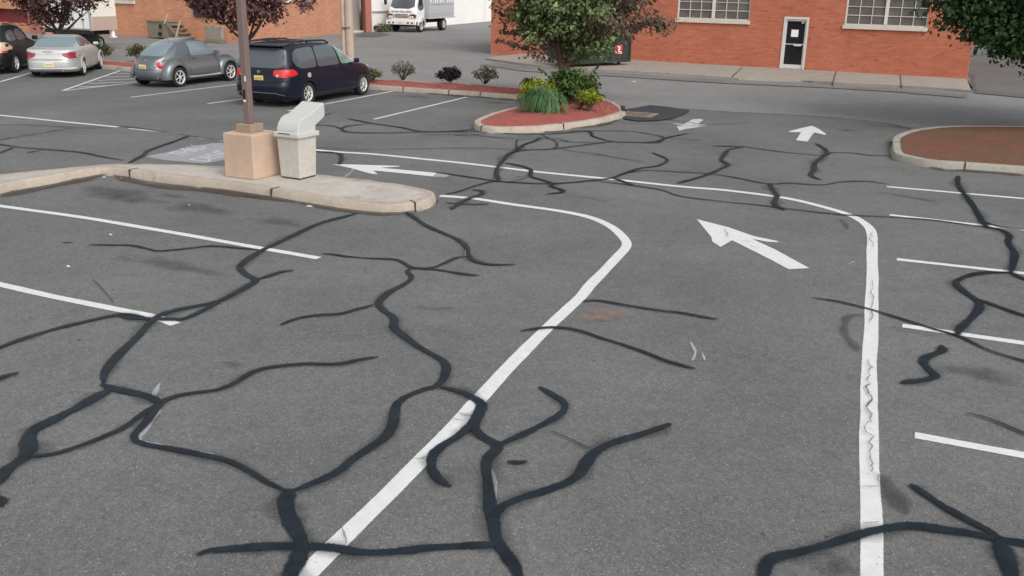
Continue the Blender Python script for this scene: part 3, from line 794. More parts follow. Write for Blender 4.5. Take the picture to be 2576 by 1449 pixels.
c(B5, .10, [(760, 10), (900, 52), (1100, 100), (1215, 155)])
c(B5, .125, [(860, 40), (700, 122), (550, 202), (400, 282), (270, 352), (212, 430), (212, 520), (150, 592), (60, 655), (0, 730), (-60, 800)])
c(B5, .30, [(-160, 900), (20, 890), (60, 870)])
c(B5, .06, [(200, 560), (400, 540), (600, 480), (800, 400), (950, 330), (1100, 220), (1200, 150)])
c(B2, .085, [(480, 845), (620, 940), (750, 1000), (880, 1060), (950, 1125), (962, 1180), (1010, 1222), (1100, 1245), (1200, 1250), (1320, 1248)])
seal.append((cat(tr(B2, [(960, 1192), (870, 1195), (770, 1240), (680, 1272), (540, 1272), (470, 1235), (400, 1207), (200, 1200), (30, 1185)]), tr(B4, [(2500, 475), (2420, 468)])), .055))
c(B2, .06, [(540, 1275), (700, 1285), (900, 1315), (1045, 1332)])
c(B2, .13, [(1195, 620), (1170, 560), (1190, 500), (1220, 460), (1260, 415), (1330, 380), (1380, 340), (1470, 310), (1500, 285)])
c(B2, .095, [(1230, 478), (1350, 500), (1430, 530), (1430, 580), (1520, 608), (1600, 640), (1580, 655), (1665, 682), (1660, 702), (1540, 715)])
c(B2, .075, [(700, 545), (1000, 590), (1160, 615), (1300, 625), (1500, 635), (1700, 630), (1900, 610), (2040, 592), (2130, 560), (2250, 520), (2390, 500), (2460, 460), (2430, 435), (2340, 398)])
c(B2, .06, [(790, 716), (900, 690), (1050, 640), (1180, 612)])
c(B2, .09, [(2040, 590), (2130, 620), (2205, 648)])
seal.append((cat(tr(B2, [(1880, 612), (2100, 635), (2400, 680), (2560, 730)]), tr(B3, [(300, 770), (600, 800), (750, 820), (1100, 860), (1300, 876), (1600, 890), (1900, 912), (2200, 952), (2330, 962)])), .05))
c(B3, .125, [(655, 632), (680, 680), (712, 730), (695, 790), (775, 838)])
seal.append((cat(tr(B2, [(2130, 558), (2300, 535), (2560, 547)]), tr(B3, [(200, 560), (400, 590), (650, 637), (800, 630), (1050, 645), (1200, 622), (1400, 618), (1560, 642)])), .055))
c(B3, .10, [(-40, 635), (100, 595), (200, 560), (300, 520), (345, 490), (290, 455), (328, 400), (360, 375), (460, 358)])
c(B3, .055, [(220, 352), (460, 356), (600, 375), (800, 400), (1000, 418), (1080, 420), (1140, 400), (1300, 405), (1400, 420), (1590, 425)])
c(B3, .135, [(1005, 330), (1085, 385), (1060, 430), (1000, 480), (992, 530), (968, 572), (1045, 608)])
c(B3, .125, [(2080, 575), (2080, 640), (2130, 720), (2200, 810), (2240, 880), (2290, 960), (2400, 985), (2470, 1030), (2458, 1080), (2500, 1150), (2500, 1220), (2478, 1320)])
c(B3, .06, [(2230, 910), (2400, 962), (2600, 985)])
seal.append((cat(tr(B8, [(2490, 368), (2300, 365), (2150, 390), (2060, 440), (2130, 510), (2225, 580), (2240, 625), (2190, 700), (2100, 790), (2070, 845)])), .098))
c(B8, .075, [(2480, 365), (2575, 415), (2800, 480)]); c(B8, .07, [(2215, 565), (2400, 630), (2575, 690), (2800, 760)])
c(B8, .045, [(970, 555), (1150, 580), (1400, 640), (1700, 730), (1900, 795), (2090, 850), (2300, 950), (2575, 1035), (2800, 1110)])
c(B8, .09, [(1955, 915), (1950, 962), (1860, 1000), (1820, 1042), (1860, 1100), (1905, 1150), (1830, 1180), (1640, 1202)])
c(B8, .09, [(1380, 688), (1260, 700), (1220, 760), (1240, 850), (1330, 965)], faint)
c(B7, .095, [(590, 1560), (610, 1448), (625, 1380), (700, 1322), (900, 1282), (1150, 1212), (1350, 1142), (1550, 1100), (1750, 1087), (2000, 1120), (2250, 1155), (2400, 1190), (2575, 1215), (2800, 1240)])
c(B7, .08, [(1710, 765), (1900, 890), (2100, 1010), (2300, 1120), (2400, 1190)])
c(B7, .13, [(2390, 1180), (2435, 1300), (2470, 1448), (2490, 1560)])
c(B7, .045, [(2130, 230), (2300, 270), (2450, 330), (2575, 385), (2800, 480)], thin)
c(B7, .14, [(1520, 700), (1600, 850), (1680, 1000)], faint)
seal.append((cat(tr(M5, [(1820, 212), (1930, 200), (2200, 245), (2400, 275), (2560, 293)]), tr(B8, [(200, 710), (270, 718)])), .05))
seal.append((cat(tr(M5, [(1345, 432), (1500, 410), (1650, 405), (1800, 430), (1950, 480), (2200, 560), (2450, 655), (2560, 688)]), tr(B8, [(110, 1098)])), .052))
mb = MB(); ev = []
for B, w_, pts in ((B5, .035, [(1215, -10), (1185, 50), (1150, 112)]), (B5, .03, [(1215, 190), (1130, 330), (1050, 410), (1090, 445), (1250, 475)]), (B5, .03, [(1480, 515), (1600, 545), (1680, 565)]), (B6, .035, [(1140, 640), (1150, 760), (1160, 900)]), (B2, .03, [(940, 1130), (935, 1185)]), (B2, .03, [(90, 520), (60, 560), (10, 590)]),
                   (Q1, .06, [(1110, 1020), (1320, 1024)]), (B8, .03, [(60, 880), (90, 960), (80, 1030)]), (B8, .025, [(150, 960), (165, 1030)]), (B3, .03, [(1240, 1245), (1300, 1215)])):
    ribbon(mb, ev, tr(B, pts), w_, nextz(), .4)
o = mb.build('paint_smear', 'ghost', fixn=False); edge_attr(o, ev); structure(o, 'pale smears of old paint on the asphalt')
c(M5, .02, [(1560, 1185), (1700, 1240), (1880, 1330)], thin); c(M5, .05, [(560, 250), (700, 262), (860, 258)], faint)
c(B6, .085, [(1250, 595), (1330, 605), (1410, 598)])
# far sealing around the mulch island
c(B2, .10, [(50, 143), (240, 180), (450, 210), (600, 240), (800, 240), (1020, 222)])
c(B2, .08, [(240, 180), (60, 198), (5, 222), (60, 246), (300, 252), (600, 245), (1000, 240), (1300, 246), (1700, 240)])
c(B2, .06, [(-400, 178), (-200, 190), (-60, 200), (0, 222)])
c(B2, .06, [(800, 266), (1200, 285), (1500, 290), (1700, 318), (1900, 325), (2050, 320)], thin)
c(B2, .08, [(1050, 245), (1500, 262), (1850, 240), (1900, 278), (2050, 318), (2200, 322), (2380, 325), (2450, 290), (2590, 262)])
c(B2, .06, [(2050, 318), (1900, 335), (1600, 372), (1400, 382), (1290, 402), (1225, 455)])
c(B2, .05, [(-420, 345), (0, 375), (300, 378), (700, 368), (1050, 368), (1400, 381), (1650, 372)], thin)
c(B2, .055, [(1650, 372), (1750, 392), (1900, 410), (2280, 472)], thin)
c(B2, .055, [(1700, 236), (2000, 236), (2200, 242), (2380, 270), (2440, 290)])
c(B2, .10, [(980, 685), (1050, 688), (1065, 712), (960, 750), (870, 798), (830, 832)])
c(B2, .065, [(780, 780), (950, 792), (1120, 790)])
c(B2, .05, [(-300, 140), (-150, 125), (-70, 100)], thin)
c(B2, .05, [(1500, 262), (1560, 290), (1640, 330)], thin)
c(B2, .05, [(830, 236), (1000, 262), (1260, 300), (1480, 300)], thin); c(B2, .045, [(1150, 252), (1420, 275), (1620, 292), (1720, 320)], thin)
c(B2, .05, [(1620, 330), (1630, 350), (1600, 372)], thin); c(B2, .05, [(1330, 300), (1320, 340), (1330, 378)], thin); c(B2, .04, [(600, 262), (830, 268), (1100, 262)], thin)
c(B2, .04, [(1250, 630), (1330, 612), (1420, 585)], thin); c(B2, .05, [(1690, 725), (1850, 742), (2020, 775)], faint); c(B3, .045, [(1480, 700), (1700, 735), (1960, 782)], thin)
c(B3, .05, [(900, 445), (960, 448)], faint); c(B3, .05, [(1080, 488), (1160, 496)], faint); c(B3, .06, [(1180, 900), (1230, 940), (1245, 985)], faint); c(B4, .03, [(700, 670), (790, 760), (860, 850)], faint); c(B2, .07, [(1300, 590), (1390, 585)], faint)
c(B1, .055, [(-100, 562), (0, 568), (270, 572), (600, 590), (820, 590)], thin)
c(B1, .06, [(-100, 700), (0, 682), (300, 632), (560, 590)], thin)
c(B1, .09, [(880, 575), (1100, 602), (1400, 650), (1700, 692)], thin)
c(B1, .095, [(965, 858), (1080, 800), (1130, 758), (1300, 700), (1420, 652)])
c(B1, .065, [(-100, 700), (0, 716), (120, 735), (320, 752), (600, 775), (800, 815), (940, 836)])
c(B1, .06, [(-60, 805), (100, 740)]); c(B1, .05, [(200, 782), (330, 755)])
c(B1, .05, [(340, 250), (450, 248), (600, 225)], faint)
c(Q6, .09, [(1180, 665), (1320, 672), (1440, 690), (1460, 730), (1440, 800)])
c(R4, .05, [(-400, 170), (0, 187), (300, 190), (550, 212), (750, 197), (1000, 184), (1400, 172)], thin)
c(R4, .05, [(120, 132), (400, 146), (610, 192)], thin)
c(R4, .065, [(-60, 425), (120, 400), (230, 358), (350, 335), (490, 308)]); c(R4, .045, [(230, 362), (680, 402)], thin)
c(R4, .05, [(800, 472), (960, 470), (1240, 482)], thin)
c(R4, .06, [(1640, 985), (1700, 992)], faint); c(R4, .08, [(2480, 270), (2560, 262), (2640, 270)], faint)
def crack_obj(name, lst, mat, label, jit):
    mb = MB(); ev = []
    for pts, w_ in lst: ribbon(mb, ev, pts, w_ * (.66 if pts[0].y < 12 else .60) * (.82 if w_ > .11 and pts[0].y > 12 else 1), nextz(), jit, True, True, 5, 1.6, 0.42)
    o = mb.build(name, mat, fixn=False); edge_attr(o, ev); structure(o, label)
A['halo'] = decal('tar haze beside the sealant', (0.05, 0.056, 0.062), 0.75, top=0.7, nscale=13, soft=0.9, extra=0.30, var=0.2)
mb = MB(); ev = []
for pts, w_ in seal: ribbon(mb, ev, pts, w_ * 1.0, nextz(), .35, True, True, 5, 1.9, 0.2)
o = mb.build('sealant_halo', 'halo', fixn=False); edge_attr(o, ev); structure(o, 'thin tar film beside the crack sealing')
crack_obj('crack_sealing', seal, 'seal', 'dark tar bands sealing the asphalt cracks', 0.13)
crack_obj('crack_sealing_thin', thin, 'sealthin', 'thin tar lines on the asphalt', 0.18)
crack_obj('crack_sealing_worn', faint, 'sealfaint', 'worn tar smears on the asphalt', 0.2)
# zig-zag hairline crack through the right lane line
hz = []
for B, pts in ((B8, [(1435, 60), (1410, 85), (1435, 100), (1405, 110), (1440, 150), (1420, 195)]),
               (B8, [(1395, 1020), (1405, 1060), (1425, 1090), (1395, 1110), (1410, 1150), (1390, 1190), (1420, 1215), (1380, 1235), (1405, 1290), (1430, 1330), (1400, 1370), (1382, 1392), (1412, 1448)]),
               (B7, [(1420, 10), (1378, 30), (1410, 90), (1430, 130), (1405, 170), (1385, 190), (1420, 240), (1415, 300), (1370, 330), (1380, 380), (1440, 410), (1405, 460), (1432, 490), (1405, 540), (1425, 620), (1420, 680), (1470, 700), (1480, 760)]),
               (B3, [(310, 975), (338, 1020), (325, 1050)]), (B3, [(455, 1080), (480, 1068), (500, 1085)]), (B3, [(510, 1105), (530, 1120), (560, 1122)]), (R4, [(1990, 318), (2040, 328), (2085, 315), (2150, 322)]), (B7, [(1340, 792), (1480, 794)]), (B7, [(1345, 1072), (1490, 1060)]), (B6, [(510, 580), (600, 582), (650, 570)]), (B6, [(0, 1100), (25, 1150), (40, 1230)]), (B6, [(830, 275), (920, 295)]),
               (B8, [(1425, 420), (1435, 480), (1420, 520), (1440, 560), (1420, 640), (1435, 700), (1400, 760)])):
    hz.append((tr(B, pts), .012))
mb = MB(); ev = []
for pts, w_ in hz:
    P = []
    for a, b in zip(pts, pts[1:]):
        for k in range(4): P.append(a.lerp(b, k / 4) + Vector((random.uniform(-.006, .006), random.uniform(-.006, .006), 0)))
    P.append(pts[-1]); ribbon(mb, ev, P, w_, nextz(), 0.3, False, True)
o = mb.build('hairline_crack', 'hair', fixn=False); edge_attr(o, ev); structure(o, 'hairline cracks through the white paint')
mb = MB(); ev = []
for P_ in (tr(Q6, [(0, 1042), (300, 1085), (715, 1138), (1200, 1228), (1650, 1285), (1880, 1297), (2220, 1272), (2400, 1205), (2440, 1170)]), tr(B1, [(0, 1112), (350, 1042), (600, 985), (780, 950), (850, 950), (960, 987), (1400, 1052), (2030, 1118)]),
           tr(Q3, [(505, 1318), (700, 1345), (1200, 1345), (1700, 1308), (2020, 1240)]), tr(E8, [(300, 740), (500, 830), (900, 915), (1200, 1000), (1540, 1015), (2576, 1090)]), tr(Q3, [(0, 965), (500, 1000), (1000, 1036)])):
    ribbon(mb, ev, P_, .20, nextz(), .35)
o = mb.build('kerb_grime', 'grimeline', fixn=False); edge_attr(o, ev); structure(o, 'brown dirt gathered along the foot of the kerbs')
# stains
def blob(mb, ev, ctr, rx, ry, rot, z):
    n = 22; vs = [(ctr.x, ctr.y, z)]; e = [1.0]
    for k in range(n):
        a = 2 * pi * k / n; r = 1 + 0.18 * sin(3 * a + ctr.x) + 0.12 * sin(5 * a + ctr.y * 3)
        for q, ee in ((0.5, 0.75), (1.0, 0.0)):
            x, y = rx * r * q * cos(a), ry * r * q * sin(a)
            vs.append((ctr.x + x * cos(rot) - y * sin(rot), ctr.y + x * sin(rot) + y * cos(rot), z)); e.append(ee)
    fs = []
    for k in range(n):
        k2 = (k + 1) % n
        fs.append((0, 1 + 2 * k, 1 + 2 * k2)); fs.append((1 + 2 * k, 2 + 2 * k, 2 + 2 * k2, 1 + 2 * k2))
    mb.add(vs, fs); ev += e
mb = MB(); ev = []
for B, x, y, rx, ry in ((B1, 850, 1080, .8, .4), (B1, 1310, 1108, .30, .09), (B1, 1000, 1130, .6, .25), (B1, 1500, 1200, .8, .3), (B4, 2100, 230, .5, .2), (B4, 1300, 560, .9, .2), (B4, 1750, 1310, .13, .07), (B6, 930, 250, .07, .035),
                        (Q3, 720, 1060, .7, .25), (Q2, 2200, 1000, .8, .3), (B8, 2230, 1130, .45, .2), (B8, 1780, 820, .35, .05), (B7, 378, 660, .015, .012), (B7, 1055, 990, .02, .014), (B5, 2065, 300, .025, .02), (B7, 240, 880, .02, .02), (R4, 2540, 262, .4, .15),
                        (B3, 1610, 205, .8, .25), (B7, 1180, 1400, .14, .16), (B5, 890, 1200, .03, .02), (B4, 420, 1250, .03, .02), (B4, 600, 1140, .03, .015)):
    blob(mb, ev, tr(B, [(x, y)])[0], rx, ry, radians(-26), nextz())
o = mb.build('oil_stains', 'stain', fixn=False); edge_attr(o, ev); structure(o, 'dark oil stains on the asphalt')
mb = MB(); ev = []
blob(mb, ev, tr(M5, [(1880, 340)])[0], .20, .09, 0.1, nextz()); blob(mb, ev, tr(M5, [(2010, 310)])[0], .3, .22, 0.1, nextz())
o = mb.build('rust_stain', 'rust', fixn=False); edge_attr(o, ev); structure(o, 'orange rust stain inside the lane')
structure(sheet('side_yard', [g(2440, 236), g(2520, 243), g(2700, 262), Vector((60, 40)), Vector((60, 100)), Vector((20, 100)), g(2432, 190)], nextz(), 'yard', 0.5, 6.0), 'darker asphalt yard beyond the right end of the brick building')
fl = [g(1240, 160), g(1350, 176), g(1572, 188), g(1842, 205), g(2100, 216), g(2266, 226), g(2440, 241)]
nb = [Vector((p.x, p.y)) + Vector((-.47, -.88)) * -.3 for p in fl]; fb = [Vector((p.x, p.y)) + Vector((-.47, -.88)) * 1.3 for p in fl]
structure(sheet('gutter_band', nb + fb[::-1], nextz(), 'gutter', 0.45, 3.0), 'darker band of asphalt along the pavement kerb')
# fresh patch, drain, ramp, patches
structure(sheet('asphalt_patch', tr(Q3, [(2040, 1235), (2030, 1140), (2150, 1120), (2320, 1090), (2470, 1105), (2740, 1145), (2690, 1180), (2560, 1230), (2400, 1252), (2200, 1258)]), nextz(), 'patch', 0.06, 1.0), 'fresh black asphalt patch round the drain')
structure(sheet('asphalt_ramp', tr((1400, 0, 4.293), [(80, 600), (300, 558), (560, 570), (690, 598), (500, 638), (300, 640), (80, 625)]), nextz(), 'ramp', 0.15, 2.0), 'dark asphalt ramp before the roller door')

# ------------------------------------------------------------------ drain grate
dq = tr(Q3, [(2075, 1160), (2250, 1160), (2285, 1222), (2085, 1225)])
dc = sum(dq, Vector()) / 4
t = thing('drain_grate', 'rusty slotted drain grate at the tip of the mulch island', 'drain', (dc.x, dc.y, 0.028), radians(-24))
L, W_ = 1.05, 0.78
fr = MB().box((0, W_ / 2, .008), (L, .05, .03)).box((0, -W_ / 2, .008), (L, .05, .03)).box((-L / 2, 0, .008), (.06, W_ - .052, .03)).box((L / 2 - .05, 0, .008), (.14, W_ - .052, .03))
fr.build('frame', 'iron', t)
MB().box((0, 0, .0), (L, W_, .01)).build('pit', 'hole', t)
bars = MB()
for k in range(8): bars.box((-L / 2 + .10 + k * .112, 0, .012), (.038, W_ - .055, .022))
bars.build('bars', 'iron', t)

# ------------------------------------------------------------------ walls
def wall_mesh(L, H, ops, th=0.35, reveal=0.16, z0=0.0):
    """local x along the wall, z up, front at y=0, openings as (x0,x1,z0,z1)"""
    xs = sorted(set([0, L] + [o[0] for o in ops] + [o[1] for o in ops])); zs = sorted(set([z0, H] + [o[2] for o in ops] + [o[3] for o in ops]))
    mb = MB()
    def is_open(x, z): return any(o[0] < x < o[1] and o[2] < z < o[3] for o in ops)
    for i in range(len(xs) - 1):
        for j in range(len(zs) - 1):
            if not is_open((xs[i] + xs[i + 1]) / 2, (zs[j] + zs[j + 1]) / 2):
                a, b, c_, d = xs[i], xs[i + 1], zs[j], zs[j + 1]
                mb.add([(a, 0, c_), (b, 0, c_), (b, 0, d), (a, 0, d)], [(0, 1, 2, 3)])
    for o in ops:
        a, b, c_, d = o
        mb.add([(a, 0, c_), (b, 0, c_), (b, 0, d), (a, 0, d), (a, reveal, c_), (b, reveal, c_), (b, reveal, d), (a, reveal, d)], [(0, 4, 5, 1), (1, 5, 6, 2), (2, 6, 7, 3), (3, 7, 4, 0)])
    mb.add([(0, 0, z0), (L, 0, z0), (L, th, z0), (0, th, z0), (0, 0, H), (L, 0, H), (L, th, H), (0, th, H)], [(1, 2, 6, 5), (3, 7, 6, 2), (0, 4, 7, 3), (4, 5, 6, 7)])
    return mb
def on_wall(P0, rz, x, y):
    """bearing -> (along, height) on the vertical plane through P0 running at angle rz"""
    d = fw * FPX + RT * (x - 1288) + UP * (724.5 - y)
    dx = Vector((cos(rz), sin(rz))); n = Vector((-dx.y, dx.x))
    t_ = n.dot(P0) / (n.x * d.x + n.y * d.y)
    p = Vector((d.x * t_, d.y * t_)); return (p - P0).dot(dx), CAMH + d.z * t_

# main red brick building
brz = atan2(wd.y, wd.x); BL = (WP1 - WP0).length; BH = 6.2
bt = thing('brick_building', 'long red brick building with white framed windows and a glass door', 'building', (WP0.x, WP0.y, 0), brz)
def ow(B, x, y): return on_wall(WP0, brz, *conv(B, x, y))
w1a, w1b = ow(Q4, 668, 240), ow(Q4, 1598, 268)
w2a, w2b = ow(Q5, 508, 290), ow(Q5, 1458, 316)
dA, dB = ow(Q4, 1985, 850), ow(Q4, 2305, 865); dT = ow(Q4, 2060, 215)
z1 = (w1a[1] + w1b[1]) / 2; z2 = (w2a[1] + w2b[1]) / 2
zs_ = (z1 + z2) / 2; wz1 = zs_ + 1.85
door_x0 = (ow(Q4, 2060, 215)[0] + dA[0]) / 2; door_x1 = (ow(Q4, 2378, 228)[0] + dB[0]) / 2
door_h = dT[1]
print('BUILD', w1a, w1b, w2a, w2b, dA, dB, dT, door_x0, door_x1)
ops = [(w1a[0], w1b[0], z1, z1 + 1.85), (w2a[0], w2b[0], z2, z2 + 1.85), (door_x0, door_x1, 0.0, door_h)]
wall_mesh(BL, BH, ops).build('wall', 'brick', bt)
# other sides and roof
DEP = 14.0
bk = MB()
bk.add([(0, .35, 0), (0, DEP, 0), (0, DEP, BH), (0, .35, BH)], [(0, 3, 2, 1)]); bk.add([(BL, .35, 0), (BL - .72, DEP, 0), (BL - .72, DEP, BH), (BL, .35, BH)], [(0, 1, 2, 3)])
bk.add([(0, DEP, 0), (BL - .72, DEP, 0), (BL - .72, DEP, BH), (0, DEP, BH)], [(0, 3, 2, 1)])
bk.build('side_wall', 'brick', bt)
MB().box((BL / 2, DEP / 2, BH + .06), (BL - 1.0, DEP - .2, .1)).build('roof', 'grime', bt)
MB().box((BL / 2, DEP / 2, BH + .16), (BL - 1.0, DEP - .1, .08)).build('coping', 'sill', bt)
def window(parent, x0, x1, z0, z1_, mun=3, rows=5, sill=True):
    f = MB(); fwd = .09; xc = (x0 + x1) / 2
    wt = .055
    f.box((x0 + wt / 2, fwd, (z0 + z1_) / 2), (wt, .07, z1_ - z0)).box((x1 - wt / 2, fwd, (z0 + z1_) / 2), (wt, .07, z1_ - z0))
    f.box((xc, fwd, z0 + wt / 2), (x1 - x0 - 2 * wt - .002, .07, wt)).box((xc, fwd, z1_ - wt / 2), (x1 - x0 - 2 * wt - .002, .07, wt))
    f.box((xc, fwd - .01, (z0 + z1_) / 2), (.13, .08, z1_ - z0 - 2 * wt - .002))
    o = f.build('window', 'frame', parent, bevel=.006)
    m = MB(); hb = (x1 - x0) / 2
    for h in (0, 1):
        a = (x0 + wt, xc + .065)[h]; b = (xc - .065, x1 - wt)[h]; d = (b - a) / mun
        for k in range(1, mun): m.box((a + d * k, fwd + .01, (z0 + z1_) / 2), (.026, .03, z1_ - z0 - 2 * wt))
        dz = (z1_ - z0 - 2 * wt) / rows
        for k in range(1, rows): m.box(((a + b) / 2, fwd + .006, z0 + wt + dz * k), (b - a, .03, .03 if k == 1 else .024))
    m.build('muntin', 'muntin', o)
    p = MB()
    for h in (0, 1):
        a = (x0 + .01, xc)[h]; b = (xc, x1 - .01)[h]
        p.add([(a, fwd + .03, z0 + .01), (b, fwd + .03, z0 + .01), (b, fwd + .03, z1_ - .01), (a, fwd + .03, z1_ - .01)], [(0, 1, 2, 3)])
    p.build('pane', 'pane', o)
    if sill: MB().box((xc, -.02, z0 - .075), (x1 - x0 + .10, .14, .15)).build('sill', 'sill', o, bevel=.01)
    return o
window(bt, w1a[0], w1b[0], z1, z1 + 1.85); window(bt, w2a[0], w2b[0], z2, z2 + 1.85)
# glass door
dw = door_x1 - door_x0; dxc = (door_x0 + door_x1) / 2; dz0 = 0.125
dr = MB(); fw_ = .085
for x in (door_x0 + fw_ / 2, door_x1 - fw_ / 2): dr.box((x, .03, (dz0 + door_h) / 2), (fw_, .12, door_h - dz0))
dr.box((dxc, .03, door_h - .05), (dw - 2 * fw_ - .002, .12, .10))
do = dr.build('door', 'alu', bt, bevel=.006)
lf = MB(); a = door_x0 + fw_ + .003; b = door_x1 - fw_ - .003
lf.box((a + .03, .05, (dz0 + door_h - .1) / 2), (.055, .05, door_h - .11 - dz0)).box((b - .03, .05, (dz0 + door_h - .1) / 2), (.055, .05, door_h - .11 - dz0))
lf.box(((a + b) / 2, .05, dz0 + .09), (b - a - .115, .05, .17)).box(((a + b) / 2, .05, door_h - .14), (b - a - .115, .05, .06)).box(((a + b) / 2, .05, 1.16), (b - a - .115, .045, .035))
lf.build('door_leaf', 'alu', do, bevel=.004)
MB().box(((a + b) / 2, .055, (dz0 + door_h) / 2), (b - a - .06, .012, door_h - dz0 - .14)).build('glass', 'doorglass', do)
MB().box(((a + b) / 2 + .14, .0, 1.13), (.30, .06, .085)).box((b - .03, -.0, 1.0), (.03, .05, .34)).build('push_bar', 'alu', do, bevel=.006)
MB().box(((a + b) / 2 - .03, .045, 1.62), (.30, .006, .30)).build('paper_notice', 'paper', do)
MB().box((b - .17, .045, door_h - .22), (.10, .006, .07)).build('sticker', 'sill', do)
mb = MB().box((door_x1 + .12, -.01, 1.42), (.05, .03, .05)); mb.build('door_bell', 'black', bt)

# ------------------------------------------------------------------ far buildings
# orange brick warehouse
P0 = Vector((-30.0, 62.9)); Pc = Vector((-14.95, 54.05)); P2 = Vector((-11.95, 66.3))
wt_ = thing('brick_warehouse', 'orange brick warehouse behind the parked cars with a grey roller door', 'building', (Pc.x, Pc.y, 0), 0)
def wall_between(parent, name, a, b, H, ops, mat, th=.35, reveal=.16, base=Vector((0, 0))):
    rz = atan2((b - a).y, (b - a).x)
    o = wall_mesh((b - a).length, H, ops, th, reveal).build(name, mat, parent, loc=(a.x - base.x, a.y - base.y, 0), rz=rz)
    return o, rz
wl, rzl = wall_between(wt_, 'wall', P0, Pc, 6.5, [], 'brick2', base=Pc)
rr = atan2((P2 - Pc).y, (P2 - Pc).x)
def owr(B, x, y): return on_wall(Pc, rr, *conv(B, x, y))
wr, _ = wall_between(wt_, 'wall', Pc, P2, 6.5, [], 'brick2', base=Pc)
def boxw(parent, name, P, rz, base, x0, x1, z0, z1_, y0, y1, mat, bev=0.0):
    """box on a wall frame"""
    o = MB().box(((x0 + x1) / 2, (y0 + y1) / 2, (z0 + z1_) / 2), (abs(x1 - x0), abs(y1 - y0), z1_ - z0)).build(name, mat, parent, bevel=bev, loc=(P.x - base.x, P.y - base.y, 0), rz=rz)
    return o
# windows with white sills high on the wall, mostly above the frame
def owl(B, x, y): return on_wall(P0, rzl, *conv(B, x, y))
a_, b_ = owl(Q1, 1215, 20), owl(Q1, 1385, 28)
boxw(wt_, 'window', P0, rzl, Pc, a_[0] - .3, b_[0], a_[1] + .12, a_[1] + 1.3, -.03, .02, 'pane')
boxw(wt_, 'window_sill', P0, rzl, Pc, a_[0] - .35, b_[0] + .05, a_[1] - .08, a_[1] + .117, -.12, .02, 'sill')
a_, b_ = owr(Q2, 870, 8), owr(Q2, 925, 8)
boxw(wt_, 'window_sill', Pc, rr, Pc, a_[0], b_[0], a_[1] - .1, a_[1] + .1, -.12, .02, 'white')
a_, b_ = owr(Q2, 1030, 8), owr(Q2, 1105, 8)
boxw(wt_, 'window_sill', Pc, rr, Pc, a_[0], b_[0], a_[1] - .1, a_[1] + .1, -.12, .02, 'white')
# roller door beside it
P3 = g(911, 79.5); P3 = Vector((P3.x, P3.y)); rz3 = atan2((P3 - P2).y, (P3 - P2).x); L3 = (P3 - P2).length
sl = MB()
for k in range(34): sl.box((L3 / 2, .18, .1 + k * .125), (L3, .05, .108), 0, 0)
sl.build('roller_door', 'shutter', wt_, loc=(P2.x - Pc.x, P2.y - Pc.y, 0), rz=rz3)
MB().box((L3 / 2, .35, 3), (L3, .1, 6)).build('roller_door_wall', 'brick2', wt_, loc=(P2.x - Pc.x, P2.y - Pc.y, 0), rz=rz3)
MB().box((L3 / 2, -.1, .05), (L3, .6, .10)).build('threshold', 'sill', wt_, loc=(P2.x - Pc.x, P2.y - Pc.y, 0), rz=rz3)
pA = g(910, 78.5); pB = g(921, 81.5); pC = g(936, 80.8)
pl = MB(); q = [Vector((p.x, p.y)) for p in (pA, pB, pC)]; q.append(q[2] + (q[0] - q[1]) * 1.2 + Vector((.2, .5)))
n4 = [(p.x - Pc.x, p.y - Pc.y) for p in q]
pl.add([(x, y, 0) for x, y in n4] + [(x, y, 6.5) for x, y in n4], [(0, 1, 5, 4), (1, 2, 6, 5), (2, 3, 7, 6), (3, 0, 4, 7), (4, 5, 6, 7)])
pl.build('brick_pier', 'dimbrick', wt_)
rb = MB(); F = [P0, Pc, P2, P3, P3 + Vector((-18, 8)), P0 + Vector((-1, 16))]
rb.add([(p.x - Pc.x, p.y - Pc.y, 6.52) for p in F], [tuple(range(6))]); rb.build('roof', 'grime', wt_)
# white building
W0 = Vector((pC.x + .02, pC.y + .1)); W1 = g(1156, 57); W1 = Vector((W1.x, W1.y)); Wd = (Vector(g(1236, 53)[:2]) - W0).normalized(); W1 = W0 + Wd * 46
wb = thing('white_building', 'long bright white building behind the stake truck', 'building', (W0.x, W0.y, 0), 0)
wz = atan2(Wd.y, Wd.x)
wall_between(wb, 'wall', W0, W1, 7, [], 'white', base=W0)
MB().box((2.6, -.06, 0), (5.2, .1, .08)).build('ledge', 'bed', wb, loc=(0, 0, on_wall(W0, wz, *conv((1400, 0, 4.293), 520, 192))[1]), rz=wz)
MB().box((5.2, -.12, 3.5), (.5, .24, 7)).build('pilaster', 'white', wb, loc=(0, 0, 0), rz=wz)
MB().box((11.4 + 12, -.03, 3.5), (.12, .06, 7)).build('downpipe', 'frame', wb, loc=(0, 0, 0), rz=wz)
mb = MB(); mb.add([(0, 0, 7), (W1.x - W0.x, W1.y - W0.y, 7), (W1.x - W0.x - 20, W1.y - W0.y + 6, 7), (-16, 5, 7)], [(0, 1, 2, 3)]); mb.build('roof', 'grime', wb)
